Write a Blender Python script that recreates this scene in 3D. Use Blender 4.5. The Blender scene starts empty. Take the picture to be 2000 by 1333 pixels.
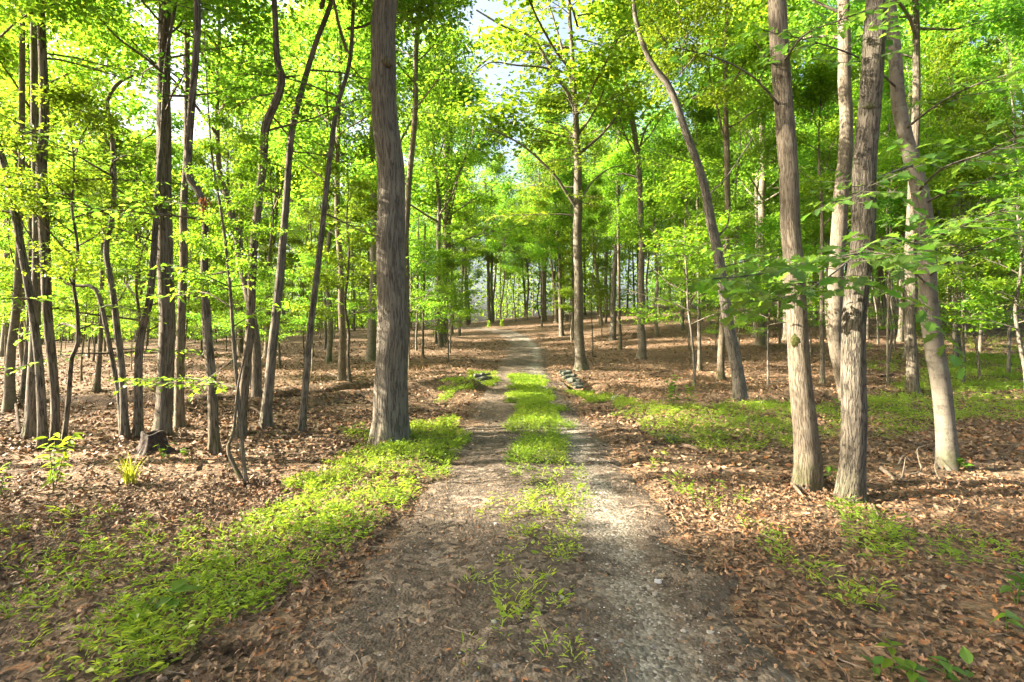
import bpy, math, random
import numpy as np

# ------------------------------------------------------------------ camera, sky, sun, exposure
scene = bpy.context.scene
CAM_H = 1.6
F = 1000.0                                  # focal length in photo pixels (photo 2000 x 1333)
cam_data = bpy.data.cameras.new('camera')
cam = bpy.data.objects.new('camera', cam_data)
scene.collection.objects.link(cam)
cam.location = (0, 0, CAM_H)
cam.rotation_euler = (math.radians(90), 0, 0)
cam_data.sensor_width = 36.0
cam_data.lens = 18.0
cam_data.clip_start = 0.05
cam_data.clip_end = 1000
scene.camera = cam

SUN_EL = math.radians(31)
SUN_AZ = math.radians(181)                  # direction towards the sun, counter-clockwise from +x
world = bpy.data.worlds.new('World')
scene.world = world
world.use_nodes = True
wn = world.node_tree.nodes
sky = wn.new('ShaderNodeTexSky')
sky.sky_type = 'NISHITA'
sky.sun_disc = False
sky.sun_elevation = SUN_EL
sky.sun_rotation = math.radians(90) - SUN_AZ
sky.air_density = .8
sky.dust_density = 9.0
sky.ozone_density = .5
wn['Background'].inputs['Strength'].default_value = 0.10
world.node_tree.links.new(sky.outputs[0], wn['Background'].inputs[0])

sun_data = bpy.data.lights.new('sun', 'SUN')
sun_data.energy = 5.0
sun_data.angle = math.radians(0.5)
sun_data.color = (1.0, 0.88, 0.69)
sun = bpy.data.objects.new('sun', sun_data)
scene.collection.objects.link(sun)
sun.rotation_euler = (0, math.radians(90) - SUN_EL, SUN_AZ)
sun.location = (-40, 0, 40)

vs = scene.view_settings
vs.view_transform = 'Standard'
vs.look = 'None'
vs.gamma = 1.0
vs.use_curve_mapping = False
vs.exposure = 2.85
scene.render.engine = 'CYCLES'
cy = scene.cycles
cy.max_bounces = 7
cy.diffuse_bounces = 5
cy.glossy_bounces = 1
cy.transmission_bounces = 5
cy.transparent_max_bounces = 2
cy.caustics_reflective = False
cy.caustics_refractive = False
cy.use_adaptive_sampling = True
cy.adaptive_threshold = 0.01
cy.sample_clamp_indirect = 3.0
try:
    cy.use_denoising = True
    cy.denoiser = 'OPENIMAGEDENOISE'
    cy.denoising_input_passes = 'RGB_ALBEDO_NORMAL'
    cy.denoising_prefilter = 'NONE'
except Exception:
    pass

rng = np.random.default_rng(7)
random.seed(7)
COL = scene.collection
TAU = 2 * math.pi

# ------------------------------------------------------------------ helpers
def norm(a):
    a = np.asarray(a, float)
    return a / np.maximum(np.linalg.norm(a, axis=-1, keepdims=True), 1e-9)

class MB:
    """collects vertex / face blocks and links them as ONE mesh object"""
    def __init__(s):
        s.V, s.Fs, s.M, s.UV, s.T, s.S, s.n = [], [], [], [], [], [], 0
    def add(s, V, Fc, mat=0, uv=None, tint=0.5, smooth=True):
        V = np.asarray(V, float).reshape(-1, 3)
        Fc = np.asarray(Fc, int)
        s.V.append(V); s.Fs.append(Fc + s.n); s.n += len(V)
        s.M.append(np.full(len(Fc), mat)); s.S.append(np.full(len(Fc), smooth))
        s.UV.append(np.zeros((len(V), 2)) if uv is None else uv)
        s.T.append(np.broadcast_to(np.asarray(tint, float), (len(V),)))
    def mesh(s, name, mats):
        me = bpy.data.meshes.new(name)
        V = np.concatenate(s.V)
        lv = np.concatenate([f.ravel() for f in s.Fs])
        sizes = np.concatenate([np.full(len(f), f.shape[1]) for f in s.Fs])
        starts = np.concatenate([[0], np.cumsum(sizes)[:-1]])
        me.vertices.add(len(V)); me.vertices.foreach_set('co', V.ravel().astype(np.float32))
        me.loops.add(len(lv)); me.loops.foreach_set('vertex_index', lv.astype(np.int32))
        me.polygons.add(len(sizes))
        me.polygons.foreach_set('loop_start', starts.astype(np.int32))
        for m in mats: me.materials.append(m)
        me.update(calc_edges=True)
        me.polygons.foreach_set('material_index', np.concatenate(s.M).astype(np.int32))
        me.polygons.foreach_set('use_smooth', np.concatenate(s.S).astype(bool))
        uvl = me.uv_layers.new(name='UVMap')
        uvl.data.foreach_set('uv', np.concatenate(s.UV)[lv].ravel().astype(np.float32))
        at_ = me.attributes.new('tint', 'FLOAT', 'POINT')
        at_.data.foreach_set('value', np.concatenate(s.T).astype(np.float32))
        me.update()
        return me

def link(name, me, parent=None, loc=(0, 0, 0)):
    o = bpy.data.objects.new(name, me)
    COL.objects.link(o)
    o.location = loc
    if parent is not None: o.parent = parent
    return o

def tag(o, label=None, cat=None, group=None, kind=None):
    if label: o['label'] = label
    if cat: o['category'] = cat
    if group: o['group'] = group
    if kind: o['kind'] = kind
    return o

def copy_thing(o, loc, rz, sc):
    c = o.copy(); COL.objects.link(c)
    c.location = loc; c.rotation_euler = (0, 0, rz); c.scale = sc
    for ch in list(o.children):
        d = ch.copy(); COL.objects.link(d); d.parent = c
    return c

def vnoise(x, y, seed=0):
    """smooth lattice noise in -1..1, vectorised"""
    xi, yi = np.floor(x), np.floor(y)
    fx, fy = x - xi, y - yi
    fx = fx * fx * (3 - 2 * fx); fy = fy * fy * (3 - 2 * fy)
    def h(a, b):
        v = np.sin(a * 127.1 + b * 311.7 + seed * 74.7) * 43758.5453
        return v - np.floor(v)
    return 2 * ((h(xi, yi) * (1 - fx) + h(xi + 1, yi) * fx) * (1 - fy)
                + (h(xi, yi + 1) * (1 - fx) + h(xi + 1, yi + 1) * fx) * fy) - 1

def catmull(P, n_per):
    P = np.asarray(P, float)
    if len(P) < 3:
        t = np.linspace(0, 1, n_per * (len(P) - 1) + 1)
        return P[0] + (P[-1] - P[0]) * t[:, None]
    Q = np.vstack([2 * P[0] - P[1], P, 2 * P[-1] - P[-2]])
    out = []
    for i in range(1, len(Q) - 2):
        t = np.linspace(0, 1, n_per, endpoint=False)[:, None]
        a, b, c, d = Q[i - 1], Q[i], Q[i + 1], Q[i + 2]
        out.append(.5 * (2 * b + (c - a) * t + (2 * a - 5 * b + 4 * c - d) * t ** 2 + (3 * b - a - 3 * c + d) * t ** 3))
    out.append(P[-1:])
    return np.vstack(out)

def tube(mb, P, R, sides=6, mat=0, lump=0.0, flare=None, seed=0, tint=0.5, cap=True):
    """tapered tube along P; uv in metres (around, along)"""
    P = np.asarray(P, float); n = len(P)
    R = np.broadcast_to(np.asarray(R, float), (n,)).copy()
    T = norm(np.gradient(P, axis=0))
    ref = np.array([0., 1., 0.]) if abs(T[0][1]) < .9 else np.array([1., 0., 0.])
    A = np.zeros((n, 3)); B = np.zeros((n, 3))
    for i in range(n):
        a = ref - T[i] * ref.dot(T[i]); a /= np.linalg.norm(a)
        A[i] = a; B[i] = np.cross(T[i], a); ref = a
    th = np.linspace(0, TAU, sides + 1)
    L = np.concatenate([[0], np.cumsum(np.linalg.norm(np.diff(P, axis=0), axis=1))])
    rr = np.repeat(R[:, None], sides + 1, 1)
    if lump:
        c, s_ = np.cos(th)[None, :], np.sin(th)[None, :]
        rr *= 1 + lump * (vnoise(c * 1.3 + seed * 3.1 + L[:, None] * 1.1, s_ * 1.3 + L[:, None] * .9, seed)
                          + .5 * vnoise(c * 3.1 + L[:, None] * 3.3 + seed, s_ * 3.1 + L[:, None] * 2.1, seed + 5))
    if flare is not None:
        amp, hh = flare
        k = 4 + seed % 3
        lob = 1 + .45 * np.cos(k * th + seed)[None, :] + .25 * np.cos((k + 3) * th + 2 * seed)[None, :]
        rr *= 1 + amp * np.exp(-np.maximum(L - .12, 0) / hh)[:, None] * lob
    V = P[:, None] + rr[..., None] * (np.cos(th)[None, :, None] * A[:, None] + np.sin(th)[None, :, None] * B[:, None])
    uv = np.stack([np.broadcast_to(th / TAU, (n, sides + 1)) * max(R[0], .01) * TAU, np.repeat(L[:, None], sides + 1, 1)], -1)
    i, j = np.meshgrid(np.arange(n - 1), np.arange(sides), indexing='ij')
    a = (i * (sides + 1) + j).ravel()
    Fc = np.stack([a, a + 1, a + sides + 2, a + sides + 1], 1)
    mb.add(V.reshape(-1, 3), Fc, mat, uv.reshape(-1, 2), tint)
    if cap:
        base = (n - 1) * (sides + 1)
        cV = np.vstack([V[-1, :sides], P[-1] + T[-1] * R[-1] * .4])
        cF = np.stack([np.arange(sides), (np.arange(sides) + 1) % sides, np.full(sides, sides)], 1)
        mb.add(cV, cF, mat, np.zeros((sides + 1, 2)) + uv[-1, 0], tint)

# leaf shapes: (along, across, up)
LEAF4 = (np.array([(0, 0, 0), (.42, .5, .07), (1, 0, -.10), (.42, -.5, .07)]), np.array([(0, 2, 1), (0, 3, 2)]))
def lobed(spec):
    t = [a for a, b in spec]; w = [b for a, b in spec]
    V, Fc = [], []
    n = len(spec)
    bend = lambda a: -.18 * a * a
    for a in t: V.append((a, 0, bend(a)))
    for a, b in spec: V.append((a, b, bend(a) + .25 * b))
    for a, b in spec: V.append((a, -b, bend(a) + .25 * b))
    for i in range(n - 1):
        Fc += [(i, i + 1, n + i + 1), (i, n + i + 1, n + i), (i, 2 * n + i + 1, i + 1), (i, 2 * n + i, 2 * n + i + 1)]
    return np.array(V, float), np.array(Fc)
OAK = lobed([(0, .02), (.12, .06), (.25, .30), (.33, .17), (.48, .44), (.58, .21), (.74, .36), (.86, .15), (1, .01)])
OAK_LITTER = lobed([(0, .03), (.22, .30), (.34, .15), (.55, .42), (.68, .18), (.85, .28), (1, .02)])
OVATE = lobed([(0, .01), (.15, .22), (.4, .34), (.7, .22), (1, .0)])
BLADE = (np.array([(0, 0, 0), (.4, .5, .03), (1, 0, -.22), (.4, -.5, .03)]), np.array([(0, 2, 1), (0, 3, 2)]))

def leaves(mb, C, D, N, L, W, shape=LEAF4, mat=0, tint=None, curl=None):
    """one leaf per row: base C, direction D, normal N, length L, width W"""
    SV, SF = shape
    n = len(C)
    if n == 0: return
    D = norm(D); S = norm(np.cross(N, D)); U = np.cross(D, S)
    L = np.broadcast_to(np.asarray(L, float), (n,)); W = np.broadcast_to(np.asarray(W, float), (n,))
    up = SV[None, :, 2] * L[:, None]
    if curl is not None:
        up = up + curl[:, None] * L[:, None] * (SV[None, :, 0] - .5) ** 2 * 4 + (curl[:, None] * .8) * W[:, None] * np.abs(SV[None, :, 1]) * 2
    V = (C[:, None] + SV[None, :, 0, None] * L[:, None, None] * D[:, None]
         + SV[None, :, 1, None] * W[:, None, None] * S[:, None] + up[..., None] * U[:, None])
    Fc = (np.arange(n)[:, None, None] * len(SV) + SF[None]).reshape(-1, 3)
    t = rng.random(n) if tint is None else tint
    mb.add(V.reshape(-1, 3), Fc, mat, None, np.repeat(t, len(SV)), smooth=False)

# ------------------------------------------------------------------ terrain
_ds = np.array([0, 6, 12, 20, 30, 40, 60, 80, 130.])
_us = np.array([-1.6, -1.0, -.7, -.4, -.15, 0, .1, .3, .5, .8, 1.6])
_tab = np.array([
    [0, 0, -.05, -.1, 0., .2, .6, .8, .8],
    [0, 0, -.05, -.1, .1, .35, .9, 1.1, 1.1],
    [0, 0, -.03, -.03, .25, .6, 1.3, 1.7, 1.7],
    [0, 0, 0, .05, .5, 1.1, 2.4, 3.2, 3.2],
    [0, 0, 0, .05, .65, 1.5, 3.0, 4.0, 4.2],
    [0, 0, 0, .02, .28, .75, 2.9, 5.2, 6.4],
    [0, 0, 0, .0, .32, .95, 3.5, 6.0, 7.],
    [0, 0, -.05, .05, .8, 2.1, 5.2, 7.5, 9],
    [0, 0, -.1, .05, .9, 2.3, 5.6, 8., 10],
    [0, 0, -.1, .05, .8, 2.1, 5.2, 7.7, 10],
    [0, 0, -.1, .05, .8, 2.0, 5.0, 7.5, 10]])
_fd = np.linspace(0, 130, 261); _fu = np.linspace(-1.6, 1.6, 129)
_t1 = np.stack([np.interp(_fd, _ds, r) for r in _tab])
_t2 = np.stack([np.interp(_fu, _us, _t1[:, k]) for k in range(len(_fd))], 1)
def _blur(a, k, ax):
    ker = np.exp(-.5 * (np.arange(-3 * k, 3 * k + 1) / k) ** 2); ker /= ker.sum()
    pad = [(0, 0), (0, 0)]; pad[ax] = (3 * k, 3 * k)
    return np.apply_along_axis(lambda v: np.convolve(v, ker, 'valid'), ax, np.pad(a, pad, 'edge'))
_t2 = _blur(_blur(_t2, 5, 1), 6, 0)

_ry = np.array([-12, 2.4, 4.8, 6.9, 12, 18, 23, 30, 36, 42, 47, 51, 54, 57, 60, 64, 70])
_rx = np.array([.1, .12, .22, .28, .3, .36, .45, .75, 1.0, 1.0, .55, -.2, -1.0, -2.2, -3.9, -7.5, -15])
_ryf = np.linspace(-12, 70, 411)
_rxf = np.interp(_ryf, _ry, _rx)
_rxf = np.convolve(np.pad(_rxf, 15, 'edge'), np.ones(31) / 31, 'valid')
def road_x(y): return np.interp(y, _ryf, _rxf)
def road_s(x, y):
    """signed distance from the middle of the track"""
    sl = (road_x(y + .5) - road_x(y - .5))
    return (x - road_x(y)) / np.sqrt(1 + sl ** 2)
HALF = 1.24
def sstep(a, b, x):
    t = np.clip((x - a) / (b - a), 0, 1); return t * t * (3 - 2 * t)
def road_mask(x, y):
    return (1 - sstep(HALF - .15, HALF + .35, np.abs(road_s(x, y)))) * (1 - sstep(62, 66, y))

def seg_dist(x, y, line):
    best = np.full(np.shape(x), 1e9); side = np.zeros(np.shape(x))
    for (x0, y0), (x1, y1) in zip(line[:-1], line[1:]):
        dx, dy = x1 - x0, y1 - y0
        t = np.clip(((x - x0) * dx + (y - y0) * dy) / (dx * dx + dy * dy), 0, 1)
        dd = np.hypot(x - x0 - t * dx, y - y0 - t * dy)
        best = np.minimum(best, dd)
    return best
GULLY_L = [(-11, 12.2), (-8, 12.2), (-6.3, 13.0), (-4.9, 14.4), (-3.7, 16.4), (-2.5, 17.6), (-1.3, 19.2)]
GULLY_R = [(2.15, 19.2), (2.9, 17.2), (3.8, 15.6), (4.9, 14.7), (7.2, 14.6), (11, 15.6), (16, 15.2)]

def terrain(x, y):
    x = np.asarray(x, float); y = np.asarray(y, float)
    yy = np.clip(y, .6, 129)
    u = np.clip(x / np.maximum(yy, 4), -1.59, 1.59)
    fi = (u + 1.6) / 3.2 * 128; di = yy / 130 * 260
    i = np.clip(fi.astype(int), 0, 127); j = np.clip(di.astype(int), 0, 259)
    a, b = fi - i, di - j
    z = (_t2[i, j] * (1 - a) * (1 - b) + _t2[i + 1, j] * a * (1 - b) + _t2[i, j + 1] * (1 - a) * b + _t2[i + 1, j + 1] * a * b)
    return z
def ground_z(x, y):
    x = np.asarray(x, float); y = np.asarray(y, float)
    z = terrain(x, y)
    rm = road_mask(x, y)
    rel = .10 * vnoise(x / 3.1, y / 3.1, 1) + .045 * vnoise(x / .9, y / .9, 2) + .022 * vnoise(x / .33, y / .33, 3) + .01 * vnoise(x / .12, y / .12, 4)
    z = z + rel * (1 - rm)
    # the little gully that the track crosses on a culvert
    gl = seg_dist(x + .25 * vnoise(x, y, 9), y + .25 * vnoise(x, y, 8), GULLY_L)
    gr = seg_dist(x + .25 * vnoise(x, y, 9), y + .25 * vnoise(x, y, 8), GULLY_R)
    z = z - .78 * (1 - sstep(.3, .85, gl)) * (1 - rm) - .5 * (1 - sstep(.25, .9, gr)) * (1 - rm)
    z = z + .24 * np.exp(-((gl - 1.15) / .4) ** 2) * (1 - rm)
    return z - .035 * rm
def track_z(x, y):
    s = road_s(x, y)
    edge = sstep(HALF - .25, HALF + .2, np.abs(s) + .2 * vnoise(x * 1.7, y * 1.7, 11) + .12 * vnoise(x * 5, y * 5, 14))
    ruts = -.028 * (np.exp(-((s + .78) / .3) ** 2) + np.exp(-((s - .66) / .3) ** 2)) + .012 * vnoise(x * 2.2, y * 2.2, 12) + .005 * vnoise(x * 9, y * 9, 13)
    return terrain(x, y) + .01 + ruts - .085 * edge
def top_z(x, y):
    return np.maximum(ground_z(x, y), np.where(np.abs(road_s(x, y)) < HALF + .2, track_z(x, y), -9))

def at(px, py, d):
    return np.array([(px - 1000) / F * d, d, CAM_H - (py - 666.5) / F * d])
def hit(px, py):
    """depth at which the view through a photo pixel meets the ground"""
    d = np.concatenate([np.arange(1.5, 20, .02), np.arange(20, 120, .08)])
    gap = (CAM_H - (py - 666.5) / F * d) - (terrain((px - 1000) / F * d, d))
    k = np.argmax(gap <= 0) if (gap <= 0).any() else -1
    return d[k] if k >= 0 else 70.0
def project(x, y, z):
    return 1000 + x / y * F, 666.5 - (z - CAM_H) / y * F
def in_poly(px, py, poly):
    r = np.zeros(np.shape(px), bool); n = len(poly)
    for k in range(n):
        (x0, y0), (x1, y1) = poly[k], poly[(k + 1) % n]
        c = ((y0 > py) != (y1 > py)) & (px < (x1 - x0) * (py - y0) / ((y1 - y0) or 1e-9) + x0)
        r ^= c
    return r

# ------------------------------------------------------------------ materials
class NT:
    def __init__(s, name):
        s.m = bpy.data.materials.new(name); s.m.use_nodes = True
        s.t = s.m.node_tree; s.b = s.t.nodes['Principled BSDF']; s.out = s.t.nodes['Material Output']
    def n(s, typ, props=None, **ins):
        nd = s.t.nodes.new('ShaderNode' + typ)
        for k, v in (props or {}).items(): setattr(nd, k, v)
        for k, v in ins.items():
            key = int(k[1:]) if k[0] == 'i' and k[1:].isdigit() else k
            s.set(nd.inputs[key], v)
        return nd
    def set(s, sock, v):
        if isinstance(v, bpy.types.NodeSocket): s.t.links.new(v, sock)
        elif isinstance(v, bpy.types.Node): s.t.links.new(v.outputs[0], sock)
        else: sock.default_value = v
    def ramp(s, fac, stops, interp='LINEAR'):
        nd = s.n('ValToRGB'); cr = nd.color_ramp; cr.interpolation = interp
        while len(cr.elements) < len(stops): cr.elements.new(.5)
        for e, (p, c) in zip(cr.elements, stops):
            e.position = p; e.color = (*c, 1) if len(c) == 3 else c
        s.set(nd.inputs[0], fac); return nd.outputs[0]
    def math(s, op, a, b=0.0, c=None):
        nd = s.n('Math', {'operation': op}); s.set(nd.inputs[0], a); s.set(nd.inputs[1], b)
        if c is not None: s.set(nd.inputs[2], c)
        return nd.outputs[0]
    def mix(s, f, a, b, mode='MIX'):
        nd = s.n('Mix', {'data_type': 'RGBA', 'blend_type': mode})
        s.set(nd.inputs['Factor'], f); s.set(nd.inputs[6], a if not isinstance(a, tuple) else (*a, 1)); s.set(nd.inputs[7], b if not isinstance(b, tuple) else (*b, 1))
        return nd.outputs[2]
    def maprange(s, v, a, b, c=0., d=1.):
        nd = s.n('MapRange'); s.set(nd.inputs[0], v)
        for i, q in enumerate((a, b, c, d)): nd.inputs[i + 1].default_value = q
        return nd.outputs[0]
    def attr(s, name): return s.n('Attribute', {'attribute_name': name}).outputs['Fac']

def bark_material(name, dark, light, ridge_u, ridge_v, depth, lichen=.3, moss=.4, smooth=False):
    k = NT(name)
    uv = k.n('TexCoord').outputs['UV']
    warp = k.n('TexNoise', {'noise_dimensions': '2D'}, Vector=uv, Scale=7.0, Detail=3.0)
    mp = k.n('Mapping', Vector=uv); mp.inputs['Scale'].default_value = (ridge_u, ridge_v, 1)
    wv = k.n('VectorMath', {'operation': 'SCALE'}, i0=warp.outputs['Color']); wv.inputs['Scale'].default_value = 1.1
    vv = k.n('VectorMath', {'operation': 'ADD'}, i0=mp, i1=wv)
    mpf = k.n('Mapping', Vector=uv); mpf.inputs['Scale'].default_value = (ridge_u * .95, ridge_v * .34, 1)
    wf = k.n('VectorMath', {'operation': 'MULTIPLY'}, i0=warp.outputs['Color'], i1=(.7, .35, 0.))
    vf = k.n('VectorMath', {'operation': 'ADD'}, i0=mpf, i1=wf)
    fur = k.n('TexNoise', {'noise_dimensions': '2D'}, Vector=vf, Scale=1.0, Detail=3.0, Roughness=.55)
    ridge = k.maprange(k.math('ABSOLUTE', k.math('SUBTRACT', fur.outputs['Fac'], .5)), .0, .08)
    mp2 = k.n('Mapping', Vector=uv); mp2.inputs['Scale'].default_value = (ridge_u * 2.2, ridge_v * .9, 1)
    fine = k.n('TexNoise', {'noise_dimensions': '2D'}, Vector=mp2, Scale=1.0, Detail=5.0, Roughness=.65)
    hgt = k.math('ADD', k.math('MULTIPLY', ridge, .42 if not smooth else .06), k.math('MULTIPLY', fine.outputs['Fac'], .75) if not smooth else k.maprange(fine.outputs['Fac'], 0, 1, .42, .78))
    big = k.n('TexNoise', {'noise_dimensions': '2D'}, Vector=uv, Scale=2.3, Detail=4.0)
    oi = k.n('ObjectInfo').outputs['Random']
    base = k.ramp(hgt, [(.2, tuple(c * .5 for c in dark)), (.42, dark), (.78, light), (1., tuple(min(1, c * 1.25) for c in light))])
    base = k.mix(k.maprange(big.outputs['Fac'], .35, .7), base, k.mix(.28, base, tuple(c * .6 for c in dark)))
    br = k.n('BrightContrast', Color=base); k.set(br.inputs['Bright'], k.maprange(oi, 0, 1, -.018, .025))
    base = br.outputs[0]
    lic = k.n('TexNoise', {'noise_dimensions': '2D'}, Vector=uv, Scale=9.0 if not smooth else 5.0, Detail=5.0, Roughness=.7)
    lf = k.maprange(lic.outputs['Fac'], .60, .70, 0, lichen)
    base = k.mix(lf, base, (.25, .275, .21))
    if smooth:
        mp3 = k.n('Mapping', Vector=uv); mp3.inputs['Scale'].default_value = (3., 16., 1)
        band = k.n('TexNoise', {'noise_dimensions': '2D'}, Vector=mp3, Scale=1.0, Detail=4.0)
        base = k.mix(k.maprange(band.outputs['Fac'], .55, .72, 0, .4), base, tuple(c * .55 for c in dark))
        blot = k.n('TexNoise', {'noise_dimensions': '2D'}, Vector=uv, Scale=7.5, Detail=5.0, Roughness=.7)
        base = k.mix(k.maprange(blot.outputs['Fac'], .54, .62, 0, .6), base, tuple(c * .6 for c in dark))
    sep = k.n('SeparateXYZ', Vector=uv)
    mo = k.math('MULTIPLY', k.maprange(sep.outputs['Y'], .1, .75, 1., 0.), k.maprange(lic.outputs['Fac'], .38, .58))
    base = k.mix(k.math('MULTIPLY', mo, moss), base, (.09, .11, .02))
    k.set(k.b.inputs['Base Color'], base)
    k.b.inputs['Roughness'].default_value = .9
    k.b.inputs['Specular IOR Level'].default_value = .15
    bm = k.n('Bump', Height=hgt); bm.inputs['Strength'].default_value = 1.0; bm.inputs['Distance'].default_value = depth
    k.set(k.b.inputs['Normal'], bm)
    return k.m
BARK = {
    'ridged': bark_material('bark_ridged', (.072, .06, .045), (.185, .16, .125), 21, 5, .02, .25),
    'blocky': bark_material('bark_blocky', (.06, .05, .038), (.17, .147, .114), 30, 12, .028, .2),
    'tan': bark_material('bark_tan', (.095, .078, .058), (.205, .173, .132), 40, 11, .012, .35, .7),
    'pale': bark_material('bark_pale', (.10, .088, .069), (.205, .183, .146), 40, 8, .006, .4, .4, True),
    'dark': bark_material('bark_dark', (.058, .051, .040), (.19, .168, .136), 26, 7, .014, .3),
    'brown': bark_material('bark_brown', (.08, .065, .049), (.215, .183, .142), 28, 7, .014, .25),
}

def leaf_material(name, stops, trans, tmix=.5, gloss=.3):
    k = NT(name)
    t = k.attr('tint'); oi = k.n('ObjectInfo').outputs['Random']
    col = k.ramp(t, stops)
    hs = k.n('HueSaturation', Color=col)
    k.set(hs.inputs['Hue'], k.maprange(oi, 0, 1, .482, .512)); k.set(hs.inputs['Value'], k.maprange(oi, 0, 1, .72, 1.22))
    k.set(k.b.inputs['Base Color'], hs)
    k.b.inputs['Roughness'].default_value = .45
    k.b.inputs['Specular IOR Level'].default_value = gloss
    tc = k.mix(1.0, hs.outputs[0], (*trans,), 'MULTIPLY')
    tr = k.n('BsdfTranslucent', Color=tc)
    ms = k.n('MixShader', i0=tmix, i1=k.b.outputs[0], i2=tr.outputs[0])
    k.t.links.new(ms.outputs[0], k.out.inputs['Surface'])
    return k.m
LEAF = leaf_material('leaf_green', [(0, (.046, .115, .014)), (.5, (.080, .175, .019)), (.85, (.11, .215, .024)), (1, (.16, .25, .028))], (3.1, 2.9, 1.7), .55)
LEAF_MID = leaf_material('leaf_mid', [(0, (.048, .11, .014)), (.6, (.08, .16, .018)), (1, (.12, .20, .022))], (3.3, 3.0, 1.6), .55)
LEAF_YOUNG = leaf_material('leaf_fresh', [(0, (.070, .155, .016)), (.6, (.112, .215, .022)), (1, (.175, .265, .028))], (2.8, 2.5, 1.3), .5)
LEAF_DEEP = leaf_material('leaf_deep', [(0, (.05, .12, .024)), (.6, (.085, .17, .028)), (1, (.12, .21, .03))], (2.8, 2.8, 1.6), .48, .4)
GRASS = leaf_material('grass_green', [(0, (.11, .19, .02)), (.6, (.17, .26, .03)), (1, (.25, .31, .05))], (2.4, 2.2, 1.3), .42)
DEADLEAF = leaf_material('dead_leaf', [(0, (.11, .04, .02)), (1, (.24, .10, .04))], (1.5, 1.2, 1.0), .3, .1)

def litter_material():
    k = NT('fallen_leaf')
    t = k.attr('tint')
    col = k.ramp(t, [(0, (.036, .024, .015)), (.2, (.095, .061, .038)), (.45, (.168, .104, .058)), (.65, (.238, .152, .085)),
                     (.8, (.30, .20, .12)), (.9, (.28, .12, .05)), (.96, (.34, .26, .18)), (1., (.32, .15, .06))])
    n = k.n('TexNoise', Vector=k.n('NewGeometry').outputs['Position'], Scale=60.0, Detail=3.0)
    col = k.mix(k.maprange(n.outputs['Fac'], .4, .7, 0, .5), col, k.mix(.5, col, (.06, .04, .03)))
    k.set(k.b.inputs['Base Color'], col)
    k.b.inputs['Roughness'].default_value = .6; k.b.inputs['Specular IOR Level'].default_value = .25
    return k.m
LITTER = litter_material()

def ground_material():
    k = NT('forest_floor')
    pos = k.n('NewGeometry').outputs['Position']
    wn_ = k.n('TexNoise', Vector=pos, Scale=9.0, Detail=2.0)
    wv = k.n('VectorMath', {'operation': 'SCALE'}, i0=wn_.outputs['Color']); wv.inputs['Scale'].default_value = .14
    p2 = k.n('VectorMath', {'operation': 'ADD'}, i0=pos, i1=wv).outputs[0]
    v1 = k.n('TexVoronoi', {'voronoi_dimensions': '2D'}, Vector=p2, Scale=11.0)
    v2 = k.n('TexVoronoi', {'voronoi_dimensions': '2D'}, Vector=p2, Scale=24.0)
    lay = k.n('TexNoise', Vector=pos, Scale=14.0, Detail=2.0)
    pick = k.maprange(lay.outputs['Fac'], .46, .54)
    rc = k.n('SeparateColor', Color=v1.outputs['Color']).outputs[0]
    rc2 = k.n('SeparateColor', Color=v2.outputs['Color']).outputs[0]
    r = k.mix(pick, rc, rc2)
    stops = [(0, (.036, .024, .015)), (.25, (.095, .06, .036)), (.55, (.15, .102, .063)), (.8, (.23, .16, .10)), (.93, (.27, .12, .05)), (1, (.33, .24, .16))]
    col = k.ramp(r, stops)
    big = k.n('TexNoise', Vector=pos, Scale=.55, Detail=5.0, Roughness=.6)
    col = k.mix(k.maprange(big.outputs['Fac'], .40, .68, 0, .55), col, k.mix(.6, col, (.055, .04, .03)))
    t = k.attr('tint')                                   # bare soil in the gully banks
    soil = k.n('TexNoise', Vector=pos, Scale=18.0, Detail=6.0, Roughness=.7)
    sc = k.ramp(soil.outputs['Fac'], [(.3, (.018, .013, .009)), (.6, (.06, .042, .028)), (.8, (.10, .072, .05))])
    col = k.mix(t, col, sc)
    k.set(k.b.inputs['Base Color'], col)
    k.b.inputs['Roughness'].default_value = .85; k.b.inputs['Specular IOR Level'].default_value = .2
    h = k.math('ADD', k.math('MULTIPLY', r, .6), k.math('MULTIPLY', k.math('ADD', v1.outputs['Distance'], v2.outputs['Distance']), .5))
    h = k.math('ADD', h, k.math('MULTIPLY', soil.outputs['Fac'], .6))
    bm = k.n('Bump', Height=h); bm.inputs['Strength'].default_value = 1.0; bm.inputs['Distance'].default_value = .035
    k.set(k.b.inputs['Normal'], bm)
    return k.m
GROUND = ground_material()

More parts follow.
